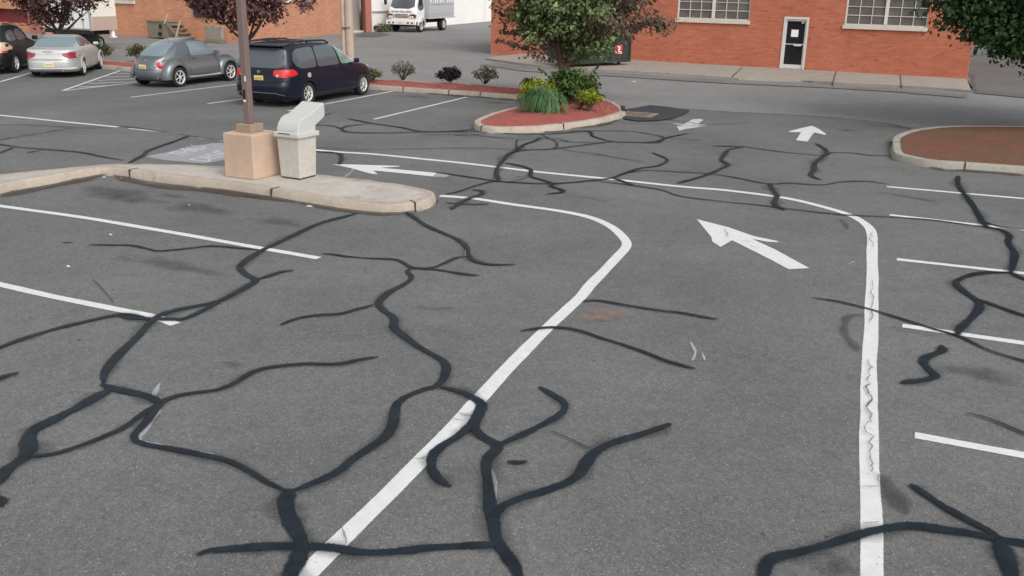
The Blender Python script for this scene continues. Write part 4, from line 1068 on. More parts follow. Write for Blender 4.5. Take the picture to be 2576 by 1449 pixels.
# far left brick building with a dark red dock door
Pa = g(116, 86); Pa = Vector((Pa.x, Pa.y)); ad = Vector((cos(radians(150)), sin(radians(150))))
Pz = Pa + ad * 16
ab = thing('dock_building', 'brick building at the far left with a dark red dock door', 'building', (Pz.x, Pz.y, 0), 0)
rza = atan2((Pa - Pz).y, (Pa - Pz).x)
def oa(B, x, y): return on_wall(Pz, rza, *conv(B, x, y))
S1 = (0, 0, 5.152)
da, db = oa(S1, 20, 455), oa(S1, 590, 448); dt_ = oa(S1, 590, 200)[1]
ops = [(da[0] - .8, db[0], min(da[1], db[1]), dt_)]
wall_mesh(16, 6.5, ops, reveal=.5, th=.7).build('wall', 'brick2', ab, rz=rza)
dd_ = MB()
for k in range(7):
    hh = (dt_ - ops[0][2]) / 7
    dd_.box(((ops[0][0] + ops[0][1]) / 2, .47, ops[0][2] + hh * (k + .5)), (ops[0][1] - ops[0][0], .05, hh * .96))
dd_.build('dock_door', 'red', ab, rz=rza)
pa2 = oa(S1, 660, 400)[0]
MB().box(((pa2 + 16) / 2, -.12, 3.2), (16 - pa2, .24, 6.4)).build('brick_pier', 'dimbrick', ab, rz=rza)
sa = MB().add([(16, .7, 0), (16, 14, 0), (16, 14, 6.5), (16, .7, 6.5)], [(0, 1, 2, 3)]).add([(0, .0, 6.5), (16, 0, 6.5), (16, 14, 6.5), (0, 14, 6.5)], [(0, 1, 2, 3)]).build('side_wall', 'brick2', ab, rz=rza)

# ------------------------------------------------------------------ loading steps against the warehouse
s0 = g(*conv((600, 0, 5.152), 400, 770)); s1 = g(*conv((600, 0, 5.152), 1030, 815))
sv = Vector((s1.x - s0.x, s1.y - s0.y)); srz = atan2(sv.y, sv.x); SL = sv.length
snx, sny = sin(srz) * 1.45, -cos(srz) * 1.45
st = thing('loading_steps', 'weathered wooden loading platform with pale handrails by the orange wall', 'steps', (s0.x + snx, s0.y + sny, 0), srz)
dk = MB(); dk.box((SL * .30, .7, .52), (SL * .62, 1.4, .9)); dk.box((SL * .30, .7, 1.0), (SL * .66, 1.5, .08))
dk.build('platform', 'wood2', st, bevel=.01)
tr_ = MB()
for k in range(4): tr_.box((SL * .63 + .10 + k * .28, .7, .82 - k * .22), (.3, 1.2, .06))
tr_.build('tread', 'wood2', st)
MB().bar((SL * .62, -.02, .95), (SL * .62 + 1.25, -.02, .02), .05, .16).build('stringer', 'wood2', st)
for (x0_, z0_, x1_, z1_) in ((SL * .75, 1.45, SL * .62, .9), (SL * 1.10, 1.1, SL * .93, .05)):
    MB().bar((x0_, -.05, z0_), (x1_, -.1, z1_), .07, .07).build('handrail', 'palewood', st)
MB().box((SL * .45, -.06, .72), (.18, .04, .24)).build('opening', 'under', st); MB().box((SL * .42, -.06, .30), (.26, .04, .2)).build('opening', 'under', st)
# metal door with louvre behind the plum tree
c0 = on_wall(P0, rzl, *conv((600, 0, 5.152), 960, 500)); c1 = on_wall(P0, rzl, *conv((600, 0, 5.152), 1250, 100))
dt2 = thing('wall_vent', 'white louvred vent on a dark panel on the orange wall', 'vent', (P0.x, P0.y, 0), rzl)
MB().box(((c0[0] + c1[0]) / 2, -.06, 2.6), (c1[0] - c0[0] + .1, .1, 2.6)).build('panel', 'dumplid', dt2)
lv = MB()
for k in range(5): lv.box(((c0[0] + c1[0]) / 2, -.14, 2.35 + k * .14), (c1[0] - c0[0] - .1, .05, .08 if k % 2 else .11))
lv.build('louvre', 'paper', dt2)
cb = g(*conv((600, 0, 5.152), 1540, 835)); cb2 = g(*conv((600, 0, 5.152), 1760, 840))
tag(MB().box((0, .5, .42), (1.35, 1.0, .84)).build('concrete_block', 'walk', None, bevel=.03, loc=((cb.x + cb2.x) / 2 - .1 + snx * .7, (cb.y + cb2.y) / 2 + sny * .7, 0), rz=srz), 'low grey concrete block against the warehouse wall', 'block')
q_ = g(*conv((600, 0, 5.152), 1590, 872))
gt = MB()
for k in range(3): gt.box((0, k * .16, .06 + k * .05), (1.6, .12, .05))
for x in (-.7, .7): gt.box((x, .16, .05), (.08, .5, .08))
tag(gt.build('pallet', 'wood2', None, loc=(q_.x + snx * .7, q_.y + sny * .7, 0), rz=srz), 'dark wooden pallet lying before the concrete block', 'pallet')

# ------------------------------------------------------------------ lamp post and bin
bt2 = tr(Q6, [(285, 905), (595, 955), (805, 900)], .15)
bc = (bt2[0] + bt2[2]) / 2
brot = radians(-26)
lp = thing('lamp_post', 'brown square lamp post on a tan concrete block', 'lamp post', (bc.x, bc.y, .147), brot)
BX, BY, BZ = .67, .68, .77
MB().box((0, 0, BZ / 2), (BX, BY, BZ), 0, 0, (.97, .97)).build('plinth', 'block', lp, bevel=.02)
MB().box((-.02, .02, BZ + .07), (.34, .34, .14)).build('collar', 'collar', lp, bevel=.012)
MB().box((-.02, .02, BZ + .14 + 3.1), (.125, .125, 6.2), radians(0), 0, (.92, .92)).build('pole', 'pole', lp, bevel=.01)
ph_ = MB().box((-.02 - .015, .02 - .0635, BZ + .14 + .50), (.05, .006, .16)); ph_.build('hand_hole', 'hole', lp)
MB().box((-.02 - .01, .02 - .066, BZ + .14 + .395), (.045, .01, .03)).build('tape', 'paper', lp)
MB().box((-.02 + .03, .02 - .0655, BZ + .14 + .77), (.02, .005, .09)).build('scrape', 'paper', lp)
MB().bar((-.5, .02, 7.1), (.5, .02, 7.1), .07).build('arm', 'pole', lp)
for s_ in (-1, 1): MB().box((s_ * .75, .02, 7.1), (.6, .35, .18)).build('lamp_head', 'pole', lp, bevel=.03)

bb = tr((1050, 400, 4.14), [(335, 1285), (612, 1332), (862, 1258)], .15)
bcn = (bb[0] + bb[2]) / 2
bnr = radians(-28)
bn = thing('litter_bin', 'square pebble concrete litter bin with a cream swept hood', 'bin', (bcn.x, bcn.y, .147), bnr)
MB().box((0, 0, .012), (.40, .40, .024)).build('foot', 'grime', bn)
MB().box((0, 0, .024 + .35), (.43, .43, .70), 0, 0, (1.12, 1.12)).build('body', 'bin', bn, bevel=.015)
rimb = MB().box((0, 0, .765), (.56, .56, .085)); rimb.build('rim', 'hood', bn, bevel=.015)
MB().box((-.03, -.282, .795), (.26, .012, .012)).build('slot', 'grime', bn)
# hood: profile in (y,z): back quarter-round rises from the near side, chute to the far side
prof = []
for k in range(9):
    a = pi - k * (pi / 2) / 8
    prof.append((-.235 + .30 + .30 * cos(a) - .0, .80 + .285 * sin(a)))
prof = [(-.235, .80)] + prof[1:]
prof += [(.12, 1.10), (.47, 1.265), (.49, 1.25), (.49, 1.03), (.47, 1.01), (.24, .90), (.235, .80)]
hv = []; hf = []
npf = len(prof)
for x in (-.235, .235):
    for y, z in prof: hv.append((x, y, z))
for k in range(npf - 1):
    if k == npf - 5: continue
    hf.append((k, k + 1, npf + k + 1, npf + k))
hf += [tuple(range(npf)), tuple(reversed(range(npf, 2 * npf)))]
ho = MB().add(hv, hf).build('hood', 'hood', bn, bevel=.012)

# utility pole
up_ = thing('utility_pole', 'tall wooden utility pole with a pale cable conduit behind the navy van', 'utility pole', (-7.03, 40.6, 0), 0)
MB().tube([(0, 0, -.1), (.0, 0, 10)], [.185, .15], 16).build('pole', 'wood', up_, smooth=True)
MB().tube([(-.245, -.06, 0), (-.225, -.05, 9)], [.085, .085], 10).build('conduit', 'wood', up_, smooth=True)
for z_ in (1.6, 3.4, 5.2): MB().box((-.1, -.12, z_), (.36, .2, .05)).build('strap', 'iron', up_)

# ------------------------------------------------------------------ dumpster
p0 = g(1476, 167.5, .2); p1 = g(1584.5, 158.4, .2); dv = Vector((p1.x - p0.x, p1.y - p0.y)); drz = radians(36)
dloc = Vector((p1.x, p1.y))
dm = thing('dumpster', 'dark green steel dumpster with a red sticker behind the island tree', 'dumpster', (dloc.x, dloc.y, .12), drz)
DL, DW, DH = 3.6, 1.3, 1.33
sb = MB()   # local: x<0 along the front face, y>0 towards the wall
sec = [(0, .13), (0, DH - .08), (.45, DH + .22), (DW, DH + .02), (DW, .13)]
vs = [(x, y, z) for x in (-DL, 0) for y, z in sec]; n5 = 5
fs = [(k, (k + 1) % n5, (k + 1) % n5 + n5, k + n5) for k in range(n5)] + [tuple(range(n5)), tuple(range(n5, 2 * n5))]
sb.add(vs, fs); sb.build('body', 'dump', dm, bevel=.02)
MB().box((-DL / 2, -.025, DH - .12), (DL, .05, .10)).box((-DL / 2, -.02, .2), (DL, .04, .12)).build('rim', 'dump', dm)
for x in (-.04, -1.2, -2.4, -3.56): MB().box((x, -.02, .68), (.07, .04, .84)).build('rib', 'dump', dm)
MB().box((.03, .3, .62), (.06, .12, .28)).build('lift_pocket', 'dump', dm)
ld = MB().add([(-DL - .02, .43, DH + .235), (.02, .43, DH + .235), (.02, DW + .04, DH + .04), (-DL - .02, DW + .04, DH + .04), (-DL - .02, .43, DH + .26), (.02, .43, DH + .26), (.02, DW + .04, DH + .065), (-DL - .02, DW + .04, DH + .065)],
              [(0, 1, 2, 3), (4, 5, 6, 7), (0, 1, 5, 4), (1, 2, 6, 5), (2, 3, 7, 6), (3, 0, 4, 7)]); ld.build('lid', 'dumplid', dm)
for x in (-.45, -3.1):
    for y in (.2, 1.1): MB().tube([(x, y, .065), (x + .001, y + .08, .065)], .065, 12).build('caster', 'black', dm)
stk = MB().box((-.72, -.004, .68), (.46, .006, .40)); so_ = stk.build('sticker', 'stickred', dm)
mk = MB()
for x, z, w_, h_ in ((-.70, .88, .14, .05), (-.66, .82, .10, .05), (-.69, .75, .13, .04), (-.72, .68, .08, .05), (-.62, .66, .12, .03), (-.85, .64, .10, .03), (-.88, .70, .06, .05), (-.60, .60, .2, .02), (-.70, .92, .18, .02)):
    mk.box((x, -.008, z - .08), (w_, .004, h_), 0)
mk.build('print', 'paper', so_)

# ------------------------------------------------------------------ foliage
def leaf_mesh(name, cen, nrm, size, var, mat, parent, elong=1.5, curl=0.25):
    n = len(cen); cen = np.asarray(cen); nrm = np.asarray(nrm, float)
    nrm /= np.linalg.norm(nrm, axis=1)[:, None] + 1e-9
    rnd = RNG.normal(size=(n, 3)); tx = np.cross(nrm, rnd); tx /= np.linalg.norm(tx, axis=1)[:, None] + 1e-9
    ty = np.cross(nrm, tx); s_ = np.asarray(size)[:, None]
    v = np.empty((n, 4, 3))
    v[:, 0] = cen - tx * s_ * elong / 2; v[:, 1] = cen - ty * s_ / 2 + nrm * s_ * curl * .5
    v[:, 2] = cen + tx * s_ * elong / 2 - nrm * s_ * curl; v[:, 3] = cen + ty * s_ / 2 + nrm * s_ * curl * .5
    me = bpy.data.meshes.new(name)
    me.vertices.add(n * 4); me.vertices.foreach_set('co', v.reshape(-1))
    me.loops.add(n * 4); me.polygons.add(n)
    me.loops.foreach_set('vertex_index', np.arange(n * 4, dtype=np.int32))
    me.polygons.foreach_set('loop_start', np.arange(0, n * 4, 4, dtype=np.int32))
    me.polygons.foreach_set('loop_total', np.full(n, 4, dtype=np.int32))
    me.update(calc_edges=True)
    at = me.attributes.new('leafvar', 'FLOAT', 'POINT'); at.data.foreach_set('value', np.repeat(np.clip(var, 0, 1), 4))
    me.materials.append(A[mat])
    o = bpy.data.objects.new(name, me); C.objects.link(o)
    if parent is not None: o.parent = parent
    return o
def clump_leaves(clumps, per, spread, size, sizevar=0.35):
    """clumps: (x,y,z,scale) -> leaf centres, outward normals, sizes, colour values"""
    cs = []; ns = []; ss = []; vs = []
    for (x, y, z, k) in clumps:
        m = max(3, int(per * k)); d = RNG.normal(size=(m, 3)) * spread * (k ** .5) * np.array([1, 1, .75])
        cs.append(d + np.array([x, y, z])); nn = d / (np.linalg.norm(d, axis=1)[:, None] + 1e-6) + RNG.normal(size=(m, 3)) * .6 + np.array([0, 0, .7]); ns.append(nn)
        ss.append(size * (1 + sizevar * RNG.normal(size=m)).clip(.4, 1.9)); base = RNG.uniform(.15, .7)
        vs.append(base + RNG.normal(size=m) * .2)
    return np.concatenate(cs), np.concatenate(ns), np.concatenate(ss), np.concatenate(vs)
def limb(mb, p0, d, L, r0, depth, tips, bend=.25, n=7, split=3, spread=.7, upb=.15):
    pts = [Vector(p0)]; dd = Vector(d).normalized(); k = 5
    for i in range(k):
        dd = (dd + Vector((random.uniform(-bend, bend), random.uniform(-bend, bend), random.uniform(-bend, bend) + upb)) * .5).normalized()
        pts.append(pts[-1] + dd * L / k)
    rad = [r0 * (1 - .55 * i / k) for i in range(k + 1)]
    mb.tube(pts, rad, n, cap=depth == 0)
    if depth == 0: tips.append(pts[-1]); tips.append(pts[-2]); tips.append(pts[-3]); return
    tips.append(pts[-1])
    for j in range(split):
        a = Vector((random.gauss(0, 1), random.gauss(0, 1), random.gauss(.15, .7))).normalized()
        nd = (dd * (1 - spread * .5) + a * spread).normalized()
        q = pts[random.choice((-1, -2, -1, -3))]
        limb(mb, q, nd, L * random.uniform(.55, .8), r0 * .42, depth - 1, tips, bend, max(4, n - 1), split, spread, upb)
def tree(name, label, loc, trunk_h, lean, r0, limbs, mats, per, spread, size, barkmat='bark', extra=None, group=None, clip=None, crown_n=0, crown=None, seed=1, nsplit=3, second=None):
    random.seed(seed)
    t_ = thing(name, label, 'tree', loc, 0, group)
    mb = MB(); tips = []
    top = Vector((lean[0], lean[1], trunk_h))
    mb.tube([(0, 0, -.1), (lean[0] * .4, lean[1] * .4, trunk_h * .5), top], [r0 * 1.25, r0, r0 * .9], 12)
    for (dx, dy, dz, L) in limbs: limb(mb, top - Vector((0, 0, random.uniform(0, trunk_h * .15))), (dx, dy, dz), L, r0 * .55, 2, tips, split=nsplit)
    mb.build('trunk', barkmat, t_, smooth=True, fixn=False)
    cl = [(p.x, p.y, p.z, random.uniform(.5, 1.3)) for p in tips]
    if crown:
        cx, cy, cz, rx, ry, rz_ = crown
        for i in range(crown_n):
            d = Vector((random.gauss(0, 1), random.gauss(0, 1), random.gauss(0, 1))).normalized()
            rr_ = random.uniform(.35, 1.0) ** .45 * (1 + .16 * sin(3.1 * d.x + 2 * d.z + seed) + .12 * sin(5.3 * d.y - 3 * d.z))
            cl.append((cx + d.x * rx * rr_, cy + d.y * ry * rr_, cz + d.z * rz_ * rr_, random.uniform(.4, 1.2)))
    if extra:
        for (ex_, ey_, ez_, er_, en_) in extra:
            for i in range(en_):
                d = Vector((random.gauss(0, 1), random.gauss(0, 1), random.gauss(0, 1))).normalized() * er_ * random.uniform(.2, 1)
                cl.append((ex_ + d.x, ey_ + d.y, ez_ + d.z * .8, random.uniform(.5, 1.1)))
    if clip: cl = [c_ for c_ in cl if clip(c_)]
    if second:
        A1 = [c_ for c_ in cl if not second[1](c_)]; A2 = [c_ for c_ in cl if second[1](c_)]
    else: A1, A2 = cl, []
    if A1: leaf_mesh('crown', *clump_leaves(A1, per, spread, size), mats, t_)
    if A2:
        o = leaf_mesh('crown', *clump_leaves(A2, int(per * second[2]), spread * 1.0, size * .95), second[0], t_); o['label'] = 'sparse purple brown foliage'
    return t_

# tree on the mulch island
TI = g(1428, 243, .2)
tree('island_tree', 'green leaved tree with purple brown side branches on the red mulch island', (TI.x, TI.y, .17), 1.0, (-.22, .1), .13,
     [(-.9, -.1, .55, 1.7), (-.5, .4, .9, 1.7), (.2, -.2, 1, 1.8), (.8, .2, .8, 1.7), (1, -.2, .5, 1.9), (-.2, -.5, 1, 1.5), (.4, .7, .8, 1.5)],
     'leafgreen', 110, .19, .078, crown=(-.12, 0, 2.75, 1.75, 1.6, 1.65), crown_n=185, seed=5, second=('leafbrown', lambda q: q[0] > .95 - (q[2] - 2) * .1 + .5 * sin(q[2] * 5) or q[0] < -1.55 + .3 * sin(q[2] * 7) or (q[2] < 1.75 and q[0] < -.1), .55),
     clip=lambda q: q[2] > 1.0 + .35 * max(0, 1 - abs(q[0]) / 1.2) - .02 and (q[2] > 1.3 or q[0] < .9) and not (q[0] > 1.5 and q[2] < 1.75))
# long sparse shoots at the right
random.seed(3)
par = bpy.data.objects['island_tree']; PL = Vector(par.location); cl = []
for i in range(14):
    z0 = random.uniform(1.6, 2.8); p = Vector((TI.x + 1.1, TI.y + random.uniform(-.4, .6), .17 + z0))
    e = p + Vector((random.uniform(.7, 1.65), random.uniform(-.2, .3), random.uniform(.1, .9)))
    m_ = p.lerp(e, .5) + Vector((0, 0, -.08)); MB().tube([p - PL, m_ - PL, e - PL], [.018, .012, .006], 5).build('branch', 'bark', par)
    for k in range(8):
        q = p.lerp(m_, k / 4) if k < 4 else m_.lerp(e, (k - 4) / 4 + .1)
        cl.append((q.x, q.y, q.z, random.uniform(.3, .7)))
for i in range(7):
    z0 = random.uniform(1.2, 2.6); p = Vector((TI.x - 1.3, TI.y + random.uniform(-.3, .4), .17 + z0)); e = p + Vector((-random.uniform(.5, 1.05), 0, random.uniform(-.1, .5)))
    MB().tube([p - PL, e - PL], [.016, .006], 5).build('branch', 'bark', par)
    for k in range(6): q = p.lerp(e, k / 5); cl.append((q.x, q.y, q.z, random.uniform(.3, .7)))
lo2 = leaf_mesh('branch_leaves', *clump_leaves(cl, 34, .09, .07), 'leafbrown', par); lo2.location = -Vector(par.location)
# the pair of purple plum trees
tree('plum_tree', 'purple leaved plum tree standing behind the brown lamp post', (-9.85, 35.5, .17), 1.15, (-.05, .0), .10,
     [(-.8, 0, .9, 1.7), (.8, .1, .9, 1.7), (.2, .5, 1, 1.6), (-.3, -.4, 1, 1.6), (1, -.2, .6, 1.5), (-1, .1, .6, 1.4)], 'leafplum', 60, .19, .085, 'barkdark', crown=(-.05, 0, 3.3, 2.0, 1.8, 1.85), crown_n=150, seed=9, group='purple plum trees in the mulch strip',
     clip=lambda q: q[2] > 1.35 + .50 * abs(q[0] + .1) + .12 * sin(q[0] * 6))
tree('plum_tree', 'purple leaved plum tree behind the silver sedan', (-18.85, 39.5, .17), 1.1, (.1, .0), .11,
     [(-.8, 0, .9, 1.8), (.8, .1, .9, 1.8), (.2, .5, 1, 1.6), (-.3, -.4, 1, 1.6), (1, -.2, .55, 1.6), (-1, .1, .6, 1.5)], 'leafplum', 60, .20, .088, 'barkdark', crown=(.1, 0, 3.1, 2.25, 1.9, 1.75), crown_n=150, seed=21, group='purple plum trees in the mulch strip',
     clip=lambda q: q[2] > 1.25 + .60 * max(0, abs(q[0] - .05) - .1) + .12 * sin(q[0] * 5))
# maple at the right, trunk beyond the frame
TM = Vector((14.9, 24.3, .2))
tree('maple_tree', 'dense dark green maple overhanging the right island', TM, 2.2, (0, 0), .2,
     [(-1, -.1, .5, 2.4), (-.8, .5, .8, 2.2), (-.6, -.7, .8, 2.2), (.8, 0, .8, 2.2), (0, .9, .9, 2.2), (0, -.9, .9, 2.2)], 'leafmaple', 190, .27, .078, crown=(-.15, 0, 3.95, 3.75, 3.0, 2.45), crown_n=640, seed=4, extra=[(-3.0, -.2, 2.9, 1.0, 45), (-2.2, -.3, 2.3, .9, 40), (-1.0, -.5, 2.1, .9, 30), (-3.1, 0, 3.9, 1.1, 40)],
     clip=lambda q: q[2] > 1.32 + .17 * abs(q[0] + 1.2) ** 1.1 + .14 * sin(q[0] * 4))
def far_tree(x, y, r, s_, lab):
    tree('distant_tree', lab, (x, y, 0), 2.0, (0, 0), .22, [(-.7, 0, .9, 2.5), (.7, .2, .9, 2.5), (0, -.5, 1, 2.5)], 'leafmaple', 34, .45, .30, crown=(0, 0, 4.6, r, r, r * .85), crown_n=150, seed=s_, group='trees beyond the brick building')
far_tree(36, 66, 4.2, 31, 'dark green tree beyond the right end of the brick building')
far_tree(45, 60, 4.0, 32, 'dark green tree at the far right behind the maple')

def shrub(name, label, loc, rx, rz_, mat, n=45, per=26, spread=.07, size=.05, mat2=None, group=None, twigs=True, flat=.35, seed=1, cat='shrub', open_=False):
    random.seed(seed)
    t_ = thing(name, label, cat, loc, 0, group)
    cl = []; tw = MB()
    for i in range(n):
        a = random.uniform(0, 2 * pi); u = random.uniform(0, 1)
        el = math.asin(u ** .8)
        k = random.uniform(.55, 1.05)
        p = Vector((cos(a) * cos(el) * rx * k, sin(a) * cos(el) * rx * k, flat * rz_ * (1 - u) + sin(el) * rz_ * (.85 if k < .8 else 1.0) * k))
        cl.append((p.x, p.y, max(.04, p.z), random.uniform(.5, 1.2)))
        if twigs and i % 2 == 0: tw.tube([(p.x * .1, p.y * .1, 0), (p.x * .6, p.y * .6, p.z * .65), tuple(p)], [.012, .008, .004], 4, cap=False)
    if twigs: tw.build('stems', 'leafgrey' if open_ else 'bark', t_, fixn=False)
    h = [c_ for i, c_ in enumerate(cl) if mat2 and i % 3 == 0]; m_ = [c_ for i, c_ in enumerate(cl) if not (mat2 and i % 3 == 0)]
    leaf_mesh('foliage', *clump_leaves(m_, per, spread, size), mat, t_, elong=1.4)
    if h: leaf_mesh('foliage', *clump_leaves(h, per, spread, size), mat2, t_, elong=1.4)
    return t_
def at(x, y, z=.17): p = g(x, y, z); return (p.x, p.y, z)
shrub('shrub', 'loose grey brown twiggy shrub in the mulch strip right of the navy van', at(1014, 201), .42, .62, 'leafgrey', 46, 20, .06, .040, 'leafolive', open_=True, seed=2)
shrub('barberry_bush', 'dark purple spreading bush in the mulch strip', at(1132, 206), .47, .46, 'leafpurple', 80, 34, .055, .040, seed=3)
shrub('shrub', 'half green half grey shrub between the dark purple bushes', at(1219, 211), .40, .58, 'leafolive', 46, 20, .06, .042, 'leafgrey', open_=True, seed=4)
shrub('barberry_bush', 'small dark purple bush beside the yellow green shrub', at(1328, 226), .24, .36, 'leafpurple', 40, 30, .045, .036, seed=5)
shrub('shrub', 'small olive shrub in front of the navy van', at(936, 206), .32, .42, 'leafolive', 36, 24, .06, .045, seed=6)
shrub('shrub', 'round yellow green shrub left of the blue grey car', (g(348, 158).x, g(348, 158).y, .17), .42, .56, 'leafolive', 50, 26, .07, .05, seed=7)
shrub('shrub', 'green shrub in front of the silver sedan', (g(259, 157).x, g(259, 157).y, .17), .40, .55, 'leafolive', 40, 26, .07, .05, seed=8)
shrub('golden_shrub', 'round golden yellow shrub at the right of the mulch island', at(1483, 281), .30, .56, 'leaflime', 150, 30, .045, .036, flat=.55, seed=10, mat2=None)
shrub('golden_shrub', 'bright yellow green shrub behind the arching grass clump', at(1352, 268), .54, .72, 'leaflime', 120, 28, .06, .042, seed=11)
shrub('dead_shrub', 'bare brown twiggy shrub left of the round golden shrub', at(1458, 280), .17, .42, 'leafgrey', 22, 10, .04, .028, seed=12, open_=True)
sk = shrub('undergrowth_bush', 'dense green bush around the foot of the island tree', at(1437, 262), .74, .95, 'leafsucker', 150, 40, .09, .06, mat2='leafgreen', seed=13)
random.seed(8)
cl = []
for (dx, dz, ex, ez) in ((.35, .4, .72, 1.1), (-.3, .5, -.95, .95), (.45, .3, .9, .25), (-.35, .3, -.6, .62)):
    p = Vector((dx, -.1, dz)); e = Vector((ex, -.15, ez)); MB().tube([p, p.lerp(e, .5) + Vector((0, 0, .06)), e], [.012, .009, .005], 5).build('shoot', 'bark', sk)
    for k in range(8): q = p.lerp(e, k / 7); cl.append((q.x, q.y, q.z + .03, .5))
leaf_mesh('shoot_leaves', *clump_leaves(cl, 22, .05, .05), 'leafsucker', sk)
# ornamental grass
random.seed(12)
gl = at(1366, 283); gt_ = thing('grass_clump', 'arching dark green ornamental grass clump on the mulch island', 'ornamental grass', gl, 0)
vs = []; fs = []; lv_ = []
for i in range(1300):
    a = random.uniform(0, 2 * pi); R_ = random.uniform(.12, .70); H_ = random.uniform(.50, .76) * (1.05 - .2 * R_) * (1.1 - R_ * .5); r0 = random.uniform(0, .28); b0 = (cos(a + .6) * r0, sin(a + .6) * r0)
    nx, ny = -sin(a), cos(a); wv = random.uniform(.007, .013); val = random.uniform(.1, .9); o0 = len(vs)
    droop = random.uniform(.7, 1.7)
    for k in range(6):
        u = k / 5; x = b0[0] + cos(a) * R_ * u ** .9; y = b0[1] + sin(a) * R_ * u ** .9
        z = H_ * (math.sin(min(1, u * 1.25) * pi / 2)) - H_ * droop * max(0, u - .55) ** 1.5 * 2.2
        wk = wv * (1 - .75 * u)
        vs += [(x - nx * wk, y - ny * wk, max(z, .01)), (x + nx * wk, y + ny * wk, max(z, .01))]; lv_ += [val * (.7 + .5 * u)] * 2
    for k in range(5): fs.append((o0 + 2 * k, o0 + 2 * k + 1, o0 + 2 * k + 3, o0 + 2 * k + 2))
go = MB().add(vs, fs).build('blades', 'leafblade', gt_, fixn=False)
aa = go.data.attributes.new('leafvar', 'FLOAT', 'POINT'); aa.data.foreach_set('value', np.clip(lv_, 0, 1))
shrub('weed_tuft', 'low weeds growing at the foot of the white wall', (g(957, 80.5).x, g(957, 80.5).y, 0), .75, .5, 'leafolive', 26, 14, .14, .12, seed=14, cat='weeds')
shrub('weed_tuft', 'tiny green weed at the tip of the right island kerb', (g(2238, 361).x, g(2238, 361).y, 0), .08, .05, 'leafgreen', 10, 8, .02, .02, seed=15, cat='weeds', twigs=False)

# ------------------------------------------------------------------ cars
def pchip(xs, ys, x):
    xs = np.asarray(xs, float); ys = np.asarray(ys, float); h = np.diff(xs); d = np.diff(ys) / h
    m = np.zeros_like(ys); m[0], m[-1] = d[0], d[-1]
    for i in range(1, len(xs) - 1):
        m[i] = 0 if d[i - 1] * d[i] <= 0 else 2 / (1 / d[i - 1] + 1 / d[i])
    i = min(max(np.searchsorted(xs, x) - 1, 0), len(h) - 1); t_ = (x - xs[i]) / h[i]
    return (1 + 2 * t_) * (1 - t_) ** 2 * ys[i] + t_ * (1 - t_) ** 2 * h[i] * m[i] + t_ * t_ * (3 - 2 * t_) * ys[i + 1] + t_ * t_ * (t_ - 1) * h[i] * m[i + 1]
def car_shell(rows, nz=46, na=72):
    """rows: z, x_rear, x_front, half width, rear roundness, front roundness, front taper"""
    zs = [r[0] for r in rows]
    Z = []
    for a, b in zip(zs, zs[1:]):
        k = max(2, int((b - a) / .035))
        Z += [a + (b - a) * i / k for i in range(k)]
    Z.append(zs[-1]); vs = []; fs = []
    cols = list(zip(*rows))
    for z in Z:
        xr, xf, wv, nr, nf_, tp = [float(pchip(zs, cols[i], z)) for i in range(1, 7)]
        xc = (xr + xf) / 2; a_ = (xf - xr) / 2
        for k in range(na):
            th = 2 * pi * (k + .5) / na; c_, s_ = cos(th), sin(th)
            e_ = nf_ if c_ > 0 else nr
            # equal spacing by squaring the circle first
            x = math.copysign(abs(c_) ** (2 / e_), c_); y = math.copysign(abs(s_) ** (2 / e_), s_)
            ww = wv * (1 - tp * max(0, x) ** 2)
            vs.append((xc + a_ * x, ww * y, z))
    for j in range(len(Z) - 1):
        for k in range(na):
            k2 = (k + 1) % na; fs.append((j * na + k, j * na + k2, (j + 1) * na + k2, (j + 1) * na + k))
    fs.append(tuple(reversed(range(na)))); fs.append(tuple(range((len(Z) - 1) * na, len(Z) * na)))
    return vs, fs
def chaikin(P, it=2, r=.22):
    P = [Vector(p) for p in P]
    for _ in range(it):
        Q = []
        for i in range(len(P)):
            a, b = P[i], P[(i + 1) % len(P)]; Q += [a.lerp(b, r), a.lerp(b, 1 - r)]
        P = Q
    return P
